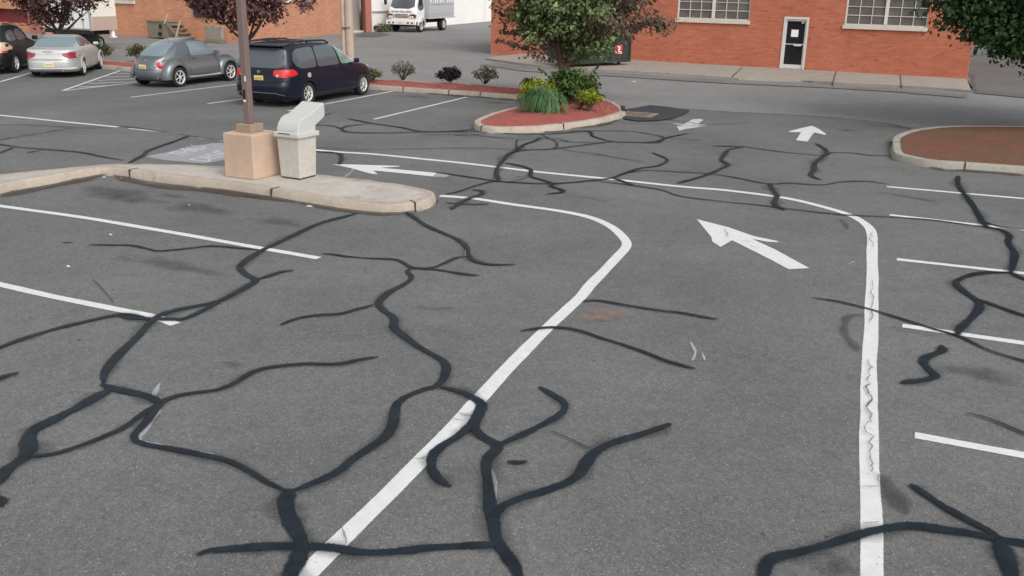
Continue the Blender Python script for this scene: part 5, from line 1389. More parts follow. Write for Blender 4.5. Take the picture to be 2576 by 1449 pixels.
class Car:
    def __init__(s, name, label, rows, paint, loc, heading, wells, cat='car'):
        s.e = thing(name, label, cat, loc, heading)
        v, f = car_shell(rows)
        mb = MB().add(v, f); body = mb.build('body', [paint, 'under'], s.e, smooth=True)
        dg = bpy.context.evaluated_depsgraph_get()
        me0 = body.data.copy(); s.bvh = BVHTree.FromPolygons([vv.co.copy() for vv in me0.vertices], [tuple(p.vertices) for p in me0.polygons])
        cutters = []
        for (x, r) in wells:
            for sg in (-1, 1):
                cm = MB(); cm.tube([(x, sg * .55, .33), (x, sg * 1.3, .33)], r, 28, mi=1)
                co = cm.build('cut', ['under', 'under'], None); co.parent = s.e
                m_ = body.modifiers.new('w', 'BOOLEAN'); m_.operation = 'DIFFERENCE'; m_.solver = 'EXACT'; m_.object = co; cutters.append(co)
        bpy.context.view_layer.update(); dg = bpy.context.evaluated_depsgraph_get()
        nm = bpy.data.meshes.new_from_object(body.evaluated_get(dg)); body.modifiers.clear(); body.data = nm; nm.name = 'body'
        nm.polygons.foreach_set('use_smooth', [True] * len(nm.polygons)); nm.set_sharp_from_angle(angle=radians(32))
        for co in cutters: bpy.data.objects.remove(co)
        s.body = body
    def cast(s, ax, sg, u, v_):
        if ax == 'side': o, d = Vector((u, sg * 3, v_)), Vector((0, -sg, 0))
        elif ax == 'rear': o, d = Vector((-3, u, v_)), Vector((1, 0, 0))
        elif ax == 'front': o, d = Vector((9, u, v_)), Vector((-1, 0, 0))
        else: o, d = Vector((u, v_, 5)), Vector((0, 0, -1))
        h = s.bvh.ray_cast(o, d)
        if h[0] is None:
            h = s.bvh.find_nearest(o + d * 2.4)
        n_ = h[1]
        if n_.dot(d) > 0: n_ = -n_
        return h[0], n_
    def panel(s, name, outline, ax, sg, mat, off=.004, smooth=2, step=.07, parent=None, r=.2):
        P = chaikin(outline, smooth, r) if smooth else [Vector(p) for p in outline]
        P2_ = []
        for i in range(len(P)):
            a, b = P[i], P[(i + 1) % len(P)]; k = max(1, int((b - a).length / step))
            for j in range(k): P2_.append(a.lerp(b, j / k))
        v, f = fill2d(ccw(P2_), step)
        top = []; bot = []
        for p in v:
            h, n_ = s.cast(ax, sg, p.x, p.y); top.append(h + n_ * off)
        mb = MB().add(top, f)
        o = mb.build(name, mat, parent or s.e, smooth=False, fixn=False)
        o.data.polygons.foreach_set('use_smooth', [True] * len(o.data.polygons))
        return o
    def line(s, name, pts, ax, sg, wdt, mat, off=.003, parent=None):
        """thin band following the body"""
        vs = []; fs = []; P = []
        for a, b in zip(pts, pts[1:]):
            a, b = Vector(a), Vector(b); k = max(1, int((b - a).length / .06))
            for j in range(k): P.append(a.lerp(b, j / k))
        P.append(Vector(pts[-1]))
        for i, p in enumerate(P):
            d = (P[min(i + 1, len(P) - 1)] - P[max(i - 1, 0)]).normalized(); n2 = Vector((-d.y, d.x)) * wdt / 2
            for q in (-1, 1):
                h, n_ = s.cast(ax, sg, p.x + n2.x * q, p.y + n2.y * q); vs.append(h + n_ * off)
        for i in range(len(P) - 1): fs.append((2 * i, 2 * i + 1, 2 * i + 3, 2 * i + 2))
        return MB().add(vs, fs).build(name, mat, parent or s.e, fixn=False)
    def plate(s, z, mat='plate', y=0.0, w_=.31, h_=.155):
        h, n_ = s.cast('rear', 0, y, z)
        t_ = MB().box((h.x - .012, y, z), (.012, w_, h_)).build('number_plate', mat, s.e, bevel=.004)
        k = MB()
        for i in range(6): k.box((h.x - .0195, y - .105 + i * .042, z), (.003, .022, .06))
        k.build('characters', 'ink', t_)
def wheel(parent, x, y, r, wdt, nsp, side, rimr, style='spoke'):
    w_ = bpy.data.objects.new('wheel', None); C.objects.link(w_); w_.parent = parent; w_.location = (x, y, r); w_.empty_display_size = .2
    o = side * wdt / 2
    pr = [(rimr, -wdt / 2 * side), (r * .93, -wdt / 2 * side), (r, -wdt / 2 * side * .7), (r, o * .7), (r * .95, o * .98), (rimr * 1.06, o * 1.0), (rimr, o * .9), (rimr * .98, o * .5)]
    MB().lathe_y(pr, (0, 0, 0), 32).build('tyre', 'black', w_, smooth=True)
    m_ = MB().lathe_y([(rimr, o * .9), (rimr * .93, o * .93), (rimr * .88, o * .80), (rimr * .86, o * .40)], (0, 0, 0), 32)
    m_.lathe_y([(rimr * .90, o * .42), (0.001, o * .42)], (0, 0, 0), 24, mi=1)
    for k in range(nsp):
        a = 2 * pi * k / nsp + .3; wa, wb_ = .30 / nsp * 3.0, .20 / nsp * 3.4
        v = []
        for (rr_, ww, yy) in ((rimr * .16, wb_ * 1.4, .92), (rimr * .90, wa, .86)):
            for q in (-1, 1):
                a2 = a + q * ww * (.5 if rr_ > .1 else .9)
                v.append((rr_ * cos(a2), o * yy, rr_ * sin(a2)))
            for q in (1, -1):
                a2 = a + q * ww * (.5 if rr_ > .1 else .9)
                v.append((rr_ * cos(a2), o * .55, rr_ * sin(a2)))
        m_.add(v, [(0, 1, 5, 4), (1, 2, 6, 5), (2, 3, 7, 6), (3, 0, 4, 7)])
    m_.lathe_y([(rimr * .26, o * .6), (rimr * .26, o * .94), (rimr * .18, o * 1.0), (.001, o * 1.0)], (0, 0, 0), 16)
    m_.build('rim', ['rim', 'under'], w_, smooth=True)
    return w_
def hd(a): return Vector((cos(a), sin(a), 0))
def carloc(rr, heading, ra, half):
    """rr: ground point under the outer face of the right rear tyre"""
    H = hd(heading); Lf = Vector((-H.y, H.x, 0)); return rr - H * ra + Lf * half

# navy van
VH = radians(67.8)
rr = g(*conv((940, 140, 4.441), 1320, 1250)); vl = carloc(rr, VH, 1.10, .93)
rows = [(.20, .22, 5.00, .86, 7, 5, .05), (.30, .05, 5.16, .95, 7, 4.5, .06), (.45, 0, 5.21, .975, 7, 4.2, .08), (.60, .0, 5.21, .98, 7, 4, .08), (.69, .03, 5.18, .98, 7, 4, .08), (.76, .09, 5.13, .98, 8, 4, .09), (.88, .11, 5.02, .975, 8, 4, .09), (.97, .12, 4.80, .97, 8, 4, .08),
        (1.04, .13, 4.42, .96, 8, 4.5, .06), (1.11, .14, 4.02, .95, 8, 4.5, .06), (1.18, .155, 3.84, .935, 8, 4.5, .06), (1.30, .19, 3.62, .905, 8, 5, .07), (1.45, .24, 3.34, .86, 8, 5, .08), (1.58, .30, 3.06, .81, 8, 5, .10), (1.66, .35, 2.82, .765, 7, 4.5, .12), (1.71, .42, 2.6, .71, 6, 4, .14), (1.735, .55, 2.3, .62, 5, 4, .15), (1.745, .8, 2.0, .45, 4, 4, .15)]
van = Car('minivan', 'navy blue minivan with roof rails parked by the lamp post', rows, 'navy', vl, VH, [(1.10, .37), (4.13, .37)], 'minivan')
for sg in (-1, 1):
    van.panel('window', [(.56, 1.14), (.46, 1.30), (.55, 1.50), (.74, 1.60), (1.53, 1.635), (1.53, 1.06), (.80, 1.06)], 'side', sg, 'glassdark', .004, 2, .07, r=.12)
    van.panel('window', [(1.59, 1.635), (2.62, 1.64), (2.73, 1.06), (1.59, 1.06)], 'side', sg, 'glassdark', .004, 2, .07, r=.07)
    van.panel('window', [(2.73, 1.635), (2.98, 1.60), (3.36, 1.40), (3.80, 1.10), (3.78, 1.07), (2.84, 1.06)], 'side', sg, 'glassgreen', .004, 2, .07, r=.09)
    van.line('door_seam', [(1.56, 1.62), (1.56, .75), (1.62, .50), (1.55, .30)], 'side', sg, .012, 'under')
    van.line('door_seam', [(2.68, 1.62), (2.77, 1.05), (2.76, .30)], 'side', sg, .012, 'under')
    van.line('door_seam', [(3.72, 1.08), (3.80, .85), (3.72, .45), (3.66, .30)], 'side', sg, .012, 'under')
    van.line('moulding', [(1.60, .56), (3.65, .60)], 'side', sg, .035, 'navy', .012)
    for hx in (2.5, 2.95):
        h, n_ = van.cast('side', sg, hx, .98); MB().box((h.x, h.y + sg * .03, h.z), (.20, .04, .035)).build('door_handle', 'trim', van.e, bevel=.01)
    tl = van.panel('tail_light', [(sg * .47, .87), (sg * .47, 1.04), (sg * .72, 1.06), (sg * .93, 1.06), (sg * .955, .88), (sg * .80, .84)], 'rear', 0, 'taillight', .012, 1)
    van.panel('side_lens', [(.10, .875), (.10, 1.055), (.48, 1.075), (.40, .97), (.28, .88)], 'side', sg, 'taillight', .010, 1, parent=tl)
    h, n_ = van.cast('rear', 0, sg * .60, .89); MB().tube([(h.x - .016, sg * .60, .89), (h.x - .030, sg * .60, .89)], [.045, .035], 14).build('reverse_lamp', 'lens', tl)
    h, n_ = van.cast('side', sg, 3.62, 1.12); MB().box((3.62, sg * 1.01, 1.12), (.09, .17, .13)).build('mirror', 'navy', van.e, bevel=.03)
    van.panel('headlight', [(4.55, .86), (4.62, .99), (4.80, .90), (4.86, .80)], 'side', sg, 'chrome', .006, 1)
    rl_ = MB().tube([(.50, sg * .66, 1.69), (.68, sg * .67, 1.765), (1.5, sg * .68, 1.79), (2.35, sg * .665, 1.765), (2.62, sg * .64, 1.68)], .028, 8); rl_.build('roof_rail', 'trim', van.e, smooth=True)
    MB().box((1.5, sg * .665, 1.745), (.05, .03, .08)).build('rail_foot', 'trim', van.e)
for x in (.95, 1.35, 1.85): MB().bar((x, -.67, 1.775), (x, .67, 1.775), .05, .02).build('cross_bar', 'trim', van.e)
van.panel('rear_window', [(-.79, 1.09), (-.74, 1.62), (.74, 1.62), (.79, 1.09)], 'rear', 0, 'glassdark', .005, 2, r=.12)
van.panel('windscreen', [(-.70, 1.20), (-.62, 1.60), (.62, 1.60), (.70, 1.20)], 'front', 0, 'glassdark', .005, 1)
MB().box((.30, 0, 1.69), (.28, 1.30, .03)).build('spoiler', 'navy', van.e, bevel=.012)
van.plate(.80, y=.02)
h, n_ = van.cast('rear', 0, 0, .98); MB().tube([(h.x - .004, .03, .985), (h.x - .016, .03, .985)], [.055, .05], 16).build('badge', 'chrome', van.e)
MB().bar((.155, .15, 1.15), (.165, -.32, 1.125), .02).build('wiper', 'trim', van.e)
van.line('bumper_step', [(-.86, .735), (.86, .735)], 'rear', 0, .03, 'under', .006)
van.line('bumper_crease', [(-.80, .36), (-.60, .42), (.60, .42), (.80, .36)], 'rear', 0, .02, 'chrome', .006)
van.panel('fuel_door', [(1.03, .80), (1.03, .93), (1.20, .93), (1.20, .80)], 'side', -1, 'silver', .006)
for x in (1.10, 4.13):
    for sg in (-1, 1): wheel(van.e, x, sg * .83, .335, .215, 7, sg, .215)
MB().box((2.5, 0, .26), (4.5, 1.5, .16)).build('underbody', 'under', van.e)

# blue grey beetle shaped hatchback
BH_ = radians(66.5)
rr = g(*conv((580, 140, 6.77), 980, 1410)); bl = carloc(rr, BH_, .80, .84)
rows = [(.20, .25, 3.80, .72, 3.6, 3.5, .1), (.28, .08, 3.98, .80, 3.2, 3.2, .12), (.42, .0, 4.06, .845, 2.9, 3, .14), (.52, .0, 4.06, .845, 2.9, 3, .15), (.62, .03, 4.02, .82, 2.9, 3, .16), (.72, .07, 3.96, .785, 3.0, 3, .18), (.82, .13, 3.80, .765, 3.0, 3, .2), (.90, .20, 3.55, .755, 3.2, 3, .2), (.96, .27, 3.22, .745, 3.2, 3.2, .15), (1.02, .345, 3.10, .735, 3.2, 3.4, .12),
        (1.12, .48, 2.98, .715, 3.1, 3.4, .1), (1.22, .65, 2.84, .685, 3.0, 3.3, .1), (1.32, .88, 2.66, .64, 2.9, 3.2, .1), (1.40, 1.13, 2.46, .585, 2.8, 3, .1), (1.46, 1.40, 2.24, .50, 2.6, 2.8, .1), (1.495, 1.60, 2.06, .40, 2.5, 2.6, .1), (1.51, 1.75, 1.95, .22, 2.4, 2.5, .1)]
bt_ = Car('rounded_hatchback', 'round roofed blue grey two door car with domed wheel arches', rows, 'bluegrey', bl, BH_, [(.80, .36), (3.31, .36)])
for sg in (-1, 1):
    bt_.panel('window', [(.80, .97), (.88, 1.12), (1.06, 1.28), (1.28, 1.385), (1.41, 1.405), (1.43, .97)], 'side', sg, 'glassdark', .005, 2, .06, r=.08)
    bt_.panel('window', [(1.47, .97), (1.455, 1.41), (1.75, 1.44), (2.20, 1.39), (2.60, 1.24), (2.94, .975)], 'side', sg, 'glass', .005, 2, .06, r=.08)
    bt_.line('door_seam', [(1.44, 1.38), (1.44, 1.0), (1.36, .7), (1.32, .36)], 'side', sg, .012, 'under'); bt_.line('door_seam', [(2.72, .98), (2.78, .7), (2.74, .36)], 'side', sg, .012, 'under')
    h, n_ = bt_.cast('side', sg, 1.60, .90); MB().box((h.x, h.y + sg * .02, h.z), (.18, .035, .035)).build('door_handle', 'bluegrey', bt_.e, bevel=.01)
    MB().box((2.62, sg * .86, 1.04), (.12, .20, .13)).build('mirror', 'bluegrey', bt_.e, bevel=.04)
    for x in (.80, 3.31):
        pf = [(.365, sg * .62), (.365, sg * .845), (.385, sg * .862), (.42, sg * .86), (.47, sg * .84), (.53, sg * .79), (.575, sg * .71), (.59, sg * .60)]
        MB().lathe_y(pf, (x, 0, .33), 26, a0=radians(-8), a1=radians(188)).build('fender', 'bluegrey', bt_.e, smooth=True)
        wheel(bt_.e, x, sg * .755, .318, .20, 6, sg, .225)
    MB().box((2.05, sg * .765, .30), (1.62, .10, .07)).build('running_board', 'silver', bt_.e, bevel=.02)
    # round lamps on the rear fenders
    tl = MB().lathe_y([(.001, 0), (.07, .006), (.11, .022), (.116, .045)], (0, 0, 0), 20).build('tail_light', 'taillight', bt_.e, smooth=True)
    d_ = Vector((-.86, sg * .50, .12)).normalized(); tl.rotation_mode = 'QUATERNION'; tl.rotation_quaternion = (-d_).to_track_quat('Y', 'Z'); h_ = bt_.bvh.ray_cast(Vector((.35, sg * .45, .70)) + d_ * 3, -d_)
    tl.location = h_[0] + d_ * .035
    h, n_ = bt_.cast('rear', 0, sg * .66, .46); MB().box((h.x - .0, sg * .67, .47), (.05, .13, .05)).build('reflector', 'taillight', bt_.e, bevel=.015)
    h, n_ = bt_.cast('rear', 0, sg * .48, .33); MB().tube([(h.x - .02, sg * .48, .31), (h.x + .06, sg * .48, .31)], .035, 12).build('tailpipe', 'chrome', bt_.e)
bt_.panel('rear_window', [(-.55, .995), (-.43, 1.39), (.43, 1.39), (.55, .995)], 'rear', 0, 'glass', .006, 2, .06, r=.12)
bt_.panel('boot_band', [(-.48, .93), (-.50, .99), (.50, .99), (.48, .93), (.30, .90), (-.30, .90)], 'rear', 0, 'glassdark', .006, 1, .06)
bt_.panel('windscreen', [(-.56, 1.05), (-.44, 1.36), (.44, 1.36), (.56, 1.05)], 'front', 0, 'glass', .005, 1)
bt_.line('bumper_seam', [(-.72, .60), (-.3, .56), (.3, .56), (.72, .60)], 'rear', 0, .012, 'under')
bt_.line('hatch_seam', [(-.58, .98), (-.52, .72), (-.36, .60), (.36, .60), (.52, .72), (.58, .98)], 'rear', 0, .010, 'under')
bt_.plate(.655, 'platewhite', w_=.30, h_=.16)
h, n_ = bt_.cast('rear', 0, 0, .86); MB().tube([(h.x - .002, 0, .855), (h.x - .014, 0, .855)], [.045, .04], 14).build('badge', 'chrome', bt_.e)
MB().tube([(1.30, 0, 1.45), (1.22, 0, 1.58)], [.008, .004], 5).build('aerial', 'trim', bt_.e)
MB().box((2.0, 0, .26), (3.4, 1.2, .14)).build('underbody', 'under', bt_.e)

# silver sedan
SH = radians(101)
rr = g(*conv((60, 110, 6.77), 1895, 1300)); sl_ = carloc(rr, SH, 1.12, .86)
rows = [(.20, .20, 4.62, .80, 6, 4, .06), (.28, .05, 4.78, .87, 5.5, 4, .08), (.42, 0, 4.84, .895, 5, 3.8, .09), (.54, .0, 4.84, .90, 5, 3.8, .1), (.62, .02, 4.80, .90, 5, 3.8, .1), (.70, .07, 4.72, .895, 5.5, 3.8, .1), (.82, .09, 4.45, .885, 5.5, 4, .1), (.90, .10, 4.05, .875, 5.5, 4.2, .1), (.955, .13, 3.62, .86, 5.5, 4.5, .08),
        (.985, .22, 3.52, .84, 5.5, 4.5, .08), (1.005, .50, 3.46, .815, 5, 4.5, .08), (1.02, .76, 3.42, .795, 5, 4.5, .08), (1.10, .92, 3.26, .755, 5, 4.5, .09), (1.20, 1.12, 3.02, .705, 5, 4.5, .1), (1.30, 1.34, 2.74, .64, 4.5, 4, .12), (1.36, 1.55, 2.5, .57, 4, 4, .12), (1.385, 1.75, 2.3, .46, 3.5, 3.5, .12), (1.392, 1.9, 2.15, .3, 3, 3, .1)]
sd_ = Car('sedan', 'silver four door sedan parked between the dark car and the hatched zone', rows, 'silver', sl_, SH, [(1.12, .345), (3.86, .345)], 'sedan')
for sg in (-1, 1):
    sd_.panel('window', [(1.18, 1.02), (1.34, 1.22), (1.58, 1.33), (2.06, 1.35), (2.09, 1.01)], 'side', sg, 'glassdark', .005, 1, .06)
    sd_.panel('window', [(2.13, 1.01), (2.12, 1.35), (2.40, 1.33), (2.86, 1.17), (3.16, 1.01)], 'side', sg, 'glassdark', .005, 1, .06)
    for P in ([(2.11, 1.34), (2.12, 1.0), (2.10, .35)], [(1.25, 1.0), (1.45, .75), (1.55, .35)], [(3.2, 1.0), (3.25, .7), (3.2, .35)]): sd_.line('door_seam', P, 'side', sg, .011, 'under')
    tl = sd_.panel('tail_light', [(sg * .56, .66), (sg * .62, .90), (sg * .86, .88), (sg * .895, .80), (sg * .89, .67)], 'rear', 0, 'dimred', .008, 1)
    sd_.panel('side_lens', [(.09, .69), (.10, .87), (.20, .86), (.28, .76), (.24, .69)], 'side', sg, 'dimred', .007, 1, parent=tl)
    MB().box((2.98, sg * .94, 1.03), (.10, .18, .11)).build('mirror', 'silver', sd_.e, bevel=.03)
    for hx in (1.75, 2.75):
        h, n_ = sd_.cast('side', sg, hx, .88); MB().box((h.x, h.y + sg * .015, h.z), (.17, .03, .03)).build('door_handle', 'silver', sd_.e, bevel=.008)
    for x in (1.12, 3.86): wheel(sd_.e, x, sg * .775, .318, .205, 7, sg, .225)
    pf = [(.335, sg * .84), (.345, sg * .905), (.385, sg * .905), (.42, sg * .87)]
    for x in (1.12, 3.86): MB().lathe_y(pf, (x, 0, .325), 24, a0=radians(0), a1=radians(180)).build('arch_lip', 'silver', sd_.e, smooth=True)
sd_.panel('rear_window', [(-.72, 1.03), (-.575, 1.34), (.575, 1.34), (.72, 1.03)], 'rear', 0, 'glass', .006, 2, .06, r=.08)
sd_.panel('windscreen', [(-.64, 1.07), (-.52, 1.32), (.52, 1.32), (.64, 1.07)], 'front', 0, 'glass', .005, 1)
sd_.plate(.47, 'platewhite', y=.02); sd_.line('bumper_step', [(-.86, .625), (.86, .625)], 'rear', 0, .014, 'under', .003)
sd_.line('bumper_crease', [(-.80, .345), (.80, .345)], 'rear', 0, .05, 'truck', .008); sd_.line('bumper_base', [(-.78, .285), (.78, .285)], 'rear', 0, .06, 'trim', .004)
sd_.line('boot_seam', [(-.62, .96), (-.55, .66), (.55, .66), (.62, .96)], 'rear', 0, .010, 'under')
h, n_ = sd_.cast('rear', 0, .05, .90); MB().box((h.x - .006, .03, .905), (.012, .32, .022)).build('brake_light', 'dimred', sd_.e); MB().box((h.x - .006, .03, .83), (.01, .12, .02)).build('badge', 'chrome', sd_.e)
MB().box((2.4, 0, .26), (4.1, 1.4, .14)).build('underbody', 'under', sd_.e); MB().tube([(.05, -.42, .26), (.3, -.42, .26)], .035, 10).build('tailpipe', 'chrome', sd_.e)

# dark vehicle at the left edge
UH = radians(98)
ul = carloc(g(46, 183), UH, 1.0, .9)
rows = [(.25, .15, 4.4, .80, 7, 4, .05), (.38, .0, 4.55, .90, 7, 4, .07), (.60, 0, 4.58, .915, 7, 4, .08), (.74, .03, 4.52, .915, 7, 4, .08), (.80, .09, 4.45, .91, 8, 4, .08), (.95, .10, 4.20, .905, 8, 4, .08), (1.05, .12, 3.6, .89, 8, 4.5, .06), (1.12, .14, 3.3, .875, 8, 5, .06), (1.35, .24, 3.0, .82, 8, 5, .08), (1.55, .36, 2.65, .75, 7, 5, .1), (1.64, .46, 2.4, .69, 6, 4, .1), (1.68, .62, 2.2, .58, 5, 4, .1), (1.69, .85, 2.0, .40, 4, 4, .1)]
su = Car('suv', 'black sport utility vehicle cut by the left picture edge', rows, 'darkcar', ul, UH, [(1.0, .39), (3.65, .39)], 'SUV')
for sg in (-1, 1):
    su.panel('window', [(.50, 1.16), (.62, 1.50), (1.35, 1.54), (1.35, 1.14)], 'side', sg, 'glassdark'); su.panel('window', [(1.43, 1.14), (1.43, 1.54), (2.3, 1.52), (2.35, 1.13)], 'side', sg, 'glassdark'); su.panel('window', [(2.42, 1.13), (2.38, 1.52), (2.60, 1.46), (3.05, 1.14)], 'side', sg, 'glassdark')
    tl = su.panel('tail_light', [(sg * .66, .84), (sg * .68, 1.13), (sg * .84, 1.13), (sg * .90, .98), (sg * .90, .84)], 'rear', 0, 'lens', .010, 1)
    su.panel('side_lens', [(.11, .85), (.13, 1.12), (.30, 1.10), (.30, .86)], 'side', sg, 'lens', .009, 1, parent=tl)
    su.line('red_lens', [(sg * .62, .80), (sg * .86, .80)], 'rear', 0, .07, 'taillight', .014, parent=tl)
    for x in (1.0, 3.65): wheel(su.e, x, sg * .79, .35, .22, 5, sg, .23)
    MB().box((3.0, sg * .97, 1.16), (.12, .2, .16)).build('mirror', 'darkcar', su.e, bevel=.03)
    su.line('door_seam', [(1.39, 1.55), (1.39, .4)], 'side', sg, .012, 'under')
su.panel('rear_window', [(-.66, 1.14), (-.58, 1.52), (.58, 1.52), (.66, 1.14)], 'rear', 0, 'glass', .005, 1)
su.plate(.92); MB().box((2.2, 0, .3), (4, 1.4, .18)).build('underbody', 'under', su.e)
for sg in (-1, 1): MB().tube([(.6, sg * .62, 1.68), (.75, sg * .63, 1.74), (2.0, sg * .62, 1.74), (2.2, sg * .6, 1.67)], .02, 8).build('roof_rail', 'chrome', su.e)

# ------------------------------------------------------------------ stake truck
Tq = g(1062, 81.3)
TH = radians(249); H_ = hd(TH); Lt = Vector((-H_.y, H_.x, 0))       # the truck's left side shows
TKS = 1.14
tloc = Tq - Lt * 1.0 * TKS - H_ * 4.45 * TKS
tk = thing('stake_truck', 'white flatbed truck with grey stake sides before the white building', 'truck', (tloc.x, tloc.y, 0), TH)
tk.scale = (TKS, TKS, TKS)
# x forward, rear bumper at 0
crow = [(.62, 4.15, 5.25, .98, 6, 6, .02), (.9, 3.95, 5.30, 1.0, 8, 7, .02), (1.25, 3.90, 5.28, 1.0, 8, 7, .02), (1.45, 3.90, 5.20, .99, 8, 7, .03), (1.9, 3.92, 4.98, .95, 8, 6, .04), (2.15, 3.95, 4.82, .91, 8, 5.5, .05), (2.25, 4.02, 4.68, .85, 6, 5, .05), (2.28, 4.2, 4.5, .7, 5, 5, .05)]
v, f = car_shell(crow)
cab = MB().add(v, f).build('cab', ['truck', 'under'], tk, smooth=True)
TB = type('T', (), {})(); TB.e = tk; TB.bvh = BVHTree.FromPolygons([Vector(p) for p in v], f)
tp = lambda *a, **k: Car.panel(TB, *a, **k)
TB.cast = lambda *a: Car.cast(TB, *a)
tp('windscreen', [(-.86, 1.42), (-.78, 2.08), (.78, 2.08), (.86, 1.42)], 'front', 0, 'glassdark', .006, 1)
for sg in (-1, 1):
    tp('window', [(4.15, 1.40), (4.15, 2.06), (4.70, 2.04), (4.98, 1.55), (4.80, 1.28)], 'side', sg, 'glassdark', .006, 1)
    hl = tp('headlight', [(sg * .50, .86), (sg * .54, 1.08), (sg * .94, 1.12), (sg * .94, .86)], 'front', 0, 'trim', .008, 1)
    for q in (.64, .80): MB().tube([(5.30, sg * q, .94), (5.335, sg * q, .94)], .065, 10).build('bulb', 'paper', hl)
    MB().box((5.27, sg * .97, .99), (.12, .07, .2)).build('indicator', 'rust' if False else 'stickred', tk, bevel=.01)
    MB().bar((4.95, sg * 1.0, 2.0), (5.1, sg * 1.22, 2.0), .03).bar((5.1, sg * 1.22, 2.1), (5.1, sg * 1.22, 1.6), .03).build('mirror_arm', 'black', tk)
    MB().box((5.08, sg * 1.22, 1.8), (.05, .2, .32)).build('mirror', 'black', tk, bevel=.02)
    wheel(tk, 4.45, sg * .86, .40, .22, 8, sg, .25); wheel(tk, 1.15, sg * .80, .40, .34, 8, sg, .25)
    MB().lathe_y([(.47, sg * .92), (.47, sg * 1.03), (.52, sg * 1.03), (.53, sg * .92)], (4.45, 0, .42), 18, a0=0, a1=pi).build('wheel_arch', 'truck', tk, smooth=True)
MB().box((4.6, 0, .50), (1.2, 1.9, .28)).build('bumper_frame', 'under', tk)
MB().box((5.36, 0, .60), (.16, 2.06, .28)).build('bumper', 'truck', tk, bevel=.03)
hh_ = MB()
for y in (-.80, -.52, .52, .80): hh_.box((5.445, y, .58), (.01, .11, .11))
hh_.build('bumper_slots', 'trim', tk)
MB().box((5.447, 0, .60), (.01, .32, .15)).build('number_plate', 'platewhite', tk)
gq = MB()
for k in range(3): gq.box((5.30, 0, .90 + k * .085), (.05, .92, .035))
gq.build('grille', 'trim', tk)
def text_on(parent, s_, size, M4, mat, name='lettering'):
    cu = bpy.data.curves.new(name, 'FONT'); cu.body = s_; cu.size = size; cu.align_x = 'CENTER'; cu.extrude = .002; cu.resolution_u = 2
    to = bpy.data.objects.new(name, cu); C.objects.link(to); bpy.context.view_layer.update()
    me = bpy.data.meshes.new_from_object(to.evaluated_get(bpy.context.evaluated_depsgraph_get())); bpy.data.objects.remove(to)
    me.transform(M4); me.materials.append(A[mat]); o = bpy.data.objects.new(name, me); C.objects.link(o); o.parent = parent; return o
Mt = Matrix(((0, 0, 1, 5.30), (1, 0, 0, 0), (0, 1, 0, 1.20), (0, 0, 0, 1)))
text_on(tk, 'Garden State Glass', .185, Mt, 'sign')
# bed and stake sides
MB().box((1.95, 0, .62), (3.9, .9, .2)).build('chassis', 'under', tk)
MB().box((1.75, 0, .86), (3.75, 2.2, .14)).build('bed', 'bed', tk, bevel=.01)
MB().box((-.2, 0, .84), (.25, 2.2, .08)).build('tailboard', 'bed', tk)
for sg in (-1, 1):
    lo = MB().box((1.72, sg * 1.08, 1.28), (3.7, .05, .66)); 
    for x in (.1, 1.0, 1.9, 2.8): lo.box((x + .35, sg * 1.115, 1.25), (.75, .02, .36))
    lo.build('side_panel', 'bed', tk, bevel=.006)
    sk_ = MB()
    for k in range(11): sk_.box((-.08 + k * .36, sg * 1.08, 2.02), (.06, .05, .82))
    for z in (1.74, 2.04, 2.36): sk_.box((1.72, sg * 1.10, z), (3.7, .04, .11))
    sk_.build('stake_side', 'bed', tk)
MB().box((3.60, 0, 1.6), (.06, 2.16, 1.3)).build('headboard', 'bed', tk)
rk = MB()
for y in (-.9, -.45, 0, .45, .9): rk.box((-.12, y, 1.75), (.05, .06, 1.6))
for z in (1.2, 1.6, 2.0, 2.4): rk.box((-.13, 0, z), (.03, 2.1, .1))
rk.build('tail_rack', 'bed', tk)

# ------------------------------------------------------------------ white box trailer
ra = g(*conv(S1, 900, 585), .95); rb_ = g(*conv(S1, 1910, 632), .95)
rvec = Vector((rb_.x - ra.x, rb_.y - ra.y)); RW = rvec.length; rrz = atan2(rvec.y, rvec.x)
tt = thing('box_trailer', 'white box trailer with rear doors standing before the warehouse', 'trailer', (rb_.x, rb_.y, 0), rrz)
# depth from the picture bearing of its far right corner
e_ = Vector((cos(rrz + pi / 2), sin(rrz + pi / 2)))
best = None
for k in range(10, 120):
    L_ = k * .1; p = Vector((rb_.x + e_.x * L_, rb_.y + e_.y * L_, .95)); dv_ = p - Vector((0, 0, CAMH)); X = 1288 + FPX * dv_.dot(RT) / dv_.dot(fw)
    if best is None or abs(X - 298) < best[0]: best = (abs(X - 298), L_)
TL_ = best[1]; print('TRAILER', RW, TL_)
MB().box((-RW / 2, TL_ / 2, 2.35), (RW, TL_, 2.8)).build('box', 'cream', tt, bevel=.03)
MB().box((.012, TL_ / 2, 1.25), (.03, TL_ - .1, .66)).build('side_skirt', 'collar', tt) if False else MB().box((.012, TL_ / 2, 1.27), (.03, TL_ - .1, .64)).build('side_band', simple('tan band', (.48, .36, .29), .7), tt)
for s_ in (0, 1):
    x0_ = -RW + .10 + s_ * (RW / 2 - .07); x1_ = x0_ + RW / 2 - .13
    dro = MB().box(((x0_ + x1_) / 2, -.03, 2.35), (x1_ - x0_, .05, 2.66)).build('rear_door', 'paper', tt, bevel=.01)
    for q in (.3, .75): 
        xx = x0_ + (x1_ - x0_) * q; MB().tube([(xx, -.08, .98), (xx, -.08, 3.7)], .022, 8).build('lock_rod', 'shutter', dro)
        MB().box((xx, -.09, 1.45), (.16, .04, .05)).build('handle', 'black', dro)
MB().box((-.045, -.02, 2.35), (.09, .09, 2.84)).box((-RW + .045, -.02, 2.35), (.09, .09, 2.84)).build('corner_post', 'shutter', tt)
MB().box((-RW / 2, .06, .86), (RW - .1, .12, .18)).build('rear_beam', 'black', tt)
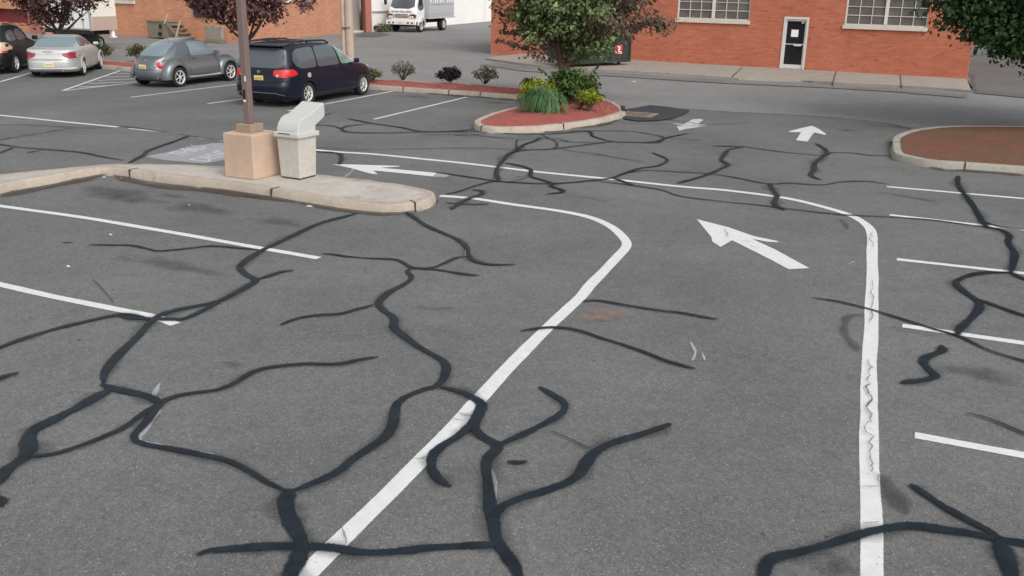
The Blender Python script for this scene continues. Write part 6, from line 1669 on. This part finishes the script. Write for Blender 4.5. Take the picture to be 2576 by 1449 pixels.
MB().box((-RW / 2, TL_ / 2 + .2, .82), (RW * .7, TL_ - .6, .2)).build('chassis', 'under', tt)
for x in (-.75, -RW + .75): wheel(tt, x, .95, .33, .3, 6, -1, .2).rotation_euler = (0, 0, pi / 2)
MB().box((-RW / 2, .45, .60), (RW * .92, .08, .50)).build('underside_shade', 'black', tt)  # added black panel standing in for shade under the trailer, hides the wheels
MB().tube([(-.12, TL_ - .25, .95), (-.10, TL_ - .25, .62)], .10, 10).box((-.1, TL_ - .25, .60), (.26, .26, .05)).build('landing_leg', 'paper', tt)

random.seed(41)
i3 = inset_poly(is3d, .3); vs = []; fs = []; lv_ = []; k_ = 0
while k_ < 1200:
    p = Vector((random.uniform(6.5, 15), random.uniform(17, 23.5)))
    if not inside(p, i3): continue
    k_ += 1
    if random.random() > .25 + .75 * (p.x - 6.5) / 8: continue
    zb = .135 + .10 * min(1, edist(p, i3) / 1.5 + .1); h_ = random.uniform(.02, .055); a = random.uniform(0, 6.3); o0 = len(vs)
    vs += [(p.x - .006, p.y, zb), (p.x + .006, p.y, zb), (p.x + cos(a) * .02, p.y + sin(a) * .02, zb + h_)]; lv_ += [random.random()] * 3; fs.append((o0, o0 + 1, o0 + 2))
gr_ = MB().add(vs, fs).build('thin_grass', 'leafolive', fixn=False); at_ = gr_.data.attributes.new('leafvar', 'FLOAT', 'POINT'); at_.data.foreach_set('value', lv_)
gr_['kind'] = 'stuff'; gr_['label'] = 'thin grass growing through the mulch of the right island'
# ------------------------------------------------------------------ litter scraps
def scrap(x, y, s_, z, lab, zz=0.0):
    p = g(x, y, zz); m_ = MB(); random.seed(int(x))
    v_ = [(random.uniform(.5, 1) * s_ * cos(a), random.uniform(.4, .8) * s_ * sin(a), random.uniform(0, z)) for a in (0, 1, 2.1, 3, 4.2, 5.2)]
    m_.add([(0, 0, z)] + v_ + [(x_, y_, 0) for x_, y_, z_ in v_], [(0, 1 + i, 1 + (i + 1) % 6) for i in range(6)] + [(1 + i, 7 + i, 7 + (i + 1) % 6, 1 + (i + 1) % 6) for i in range(6)])
    tag(m_.build('paper_scrap', 'scrap', None, loc=(p.x, p.y, zz + .004)), lab, 'litter', 'scraps of white litter on the asphalt')
for x, y, s_, lab in ((779, 520, .07, 'white scrap of litter beside the near kerb of the concrete island'), (252, 440, .07, 'larger white scrap in the inner corner of the concrete island'), (262, 447, .05, 'small white scrap beside the larger one in the island corner'),
                      (305, 449, .05, 'white scrap just right of the island corner'), (476, 517, .03, 'tiny white scrap in the near left stall, right of the stain'), (279, 592, .035, 'tiny white scrap below the first near stall line'), (172, 672, .03, 'tiny white scrap above the second near stall line')):
    scrap(x, y, s_, .02, lab)
for x, y, s_, lab in ((1594, 206, .12, 'white scrap on the driveway before the dumpster'),): scrap(x, y, s_, .03, lab)

for o in bpy.data.objects:
    if o.type == 'MESH' and len(o.data.vertices) == 0: print('EMPTY', o.name)
print('objects', len(bpy.data.objects))
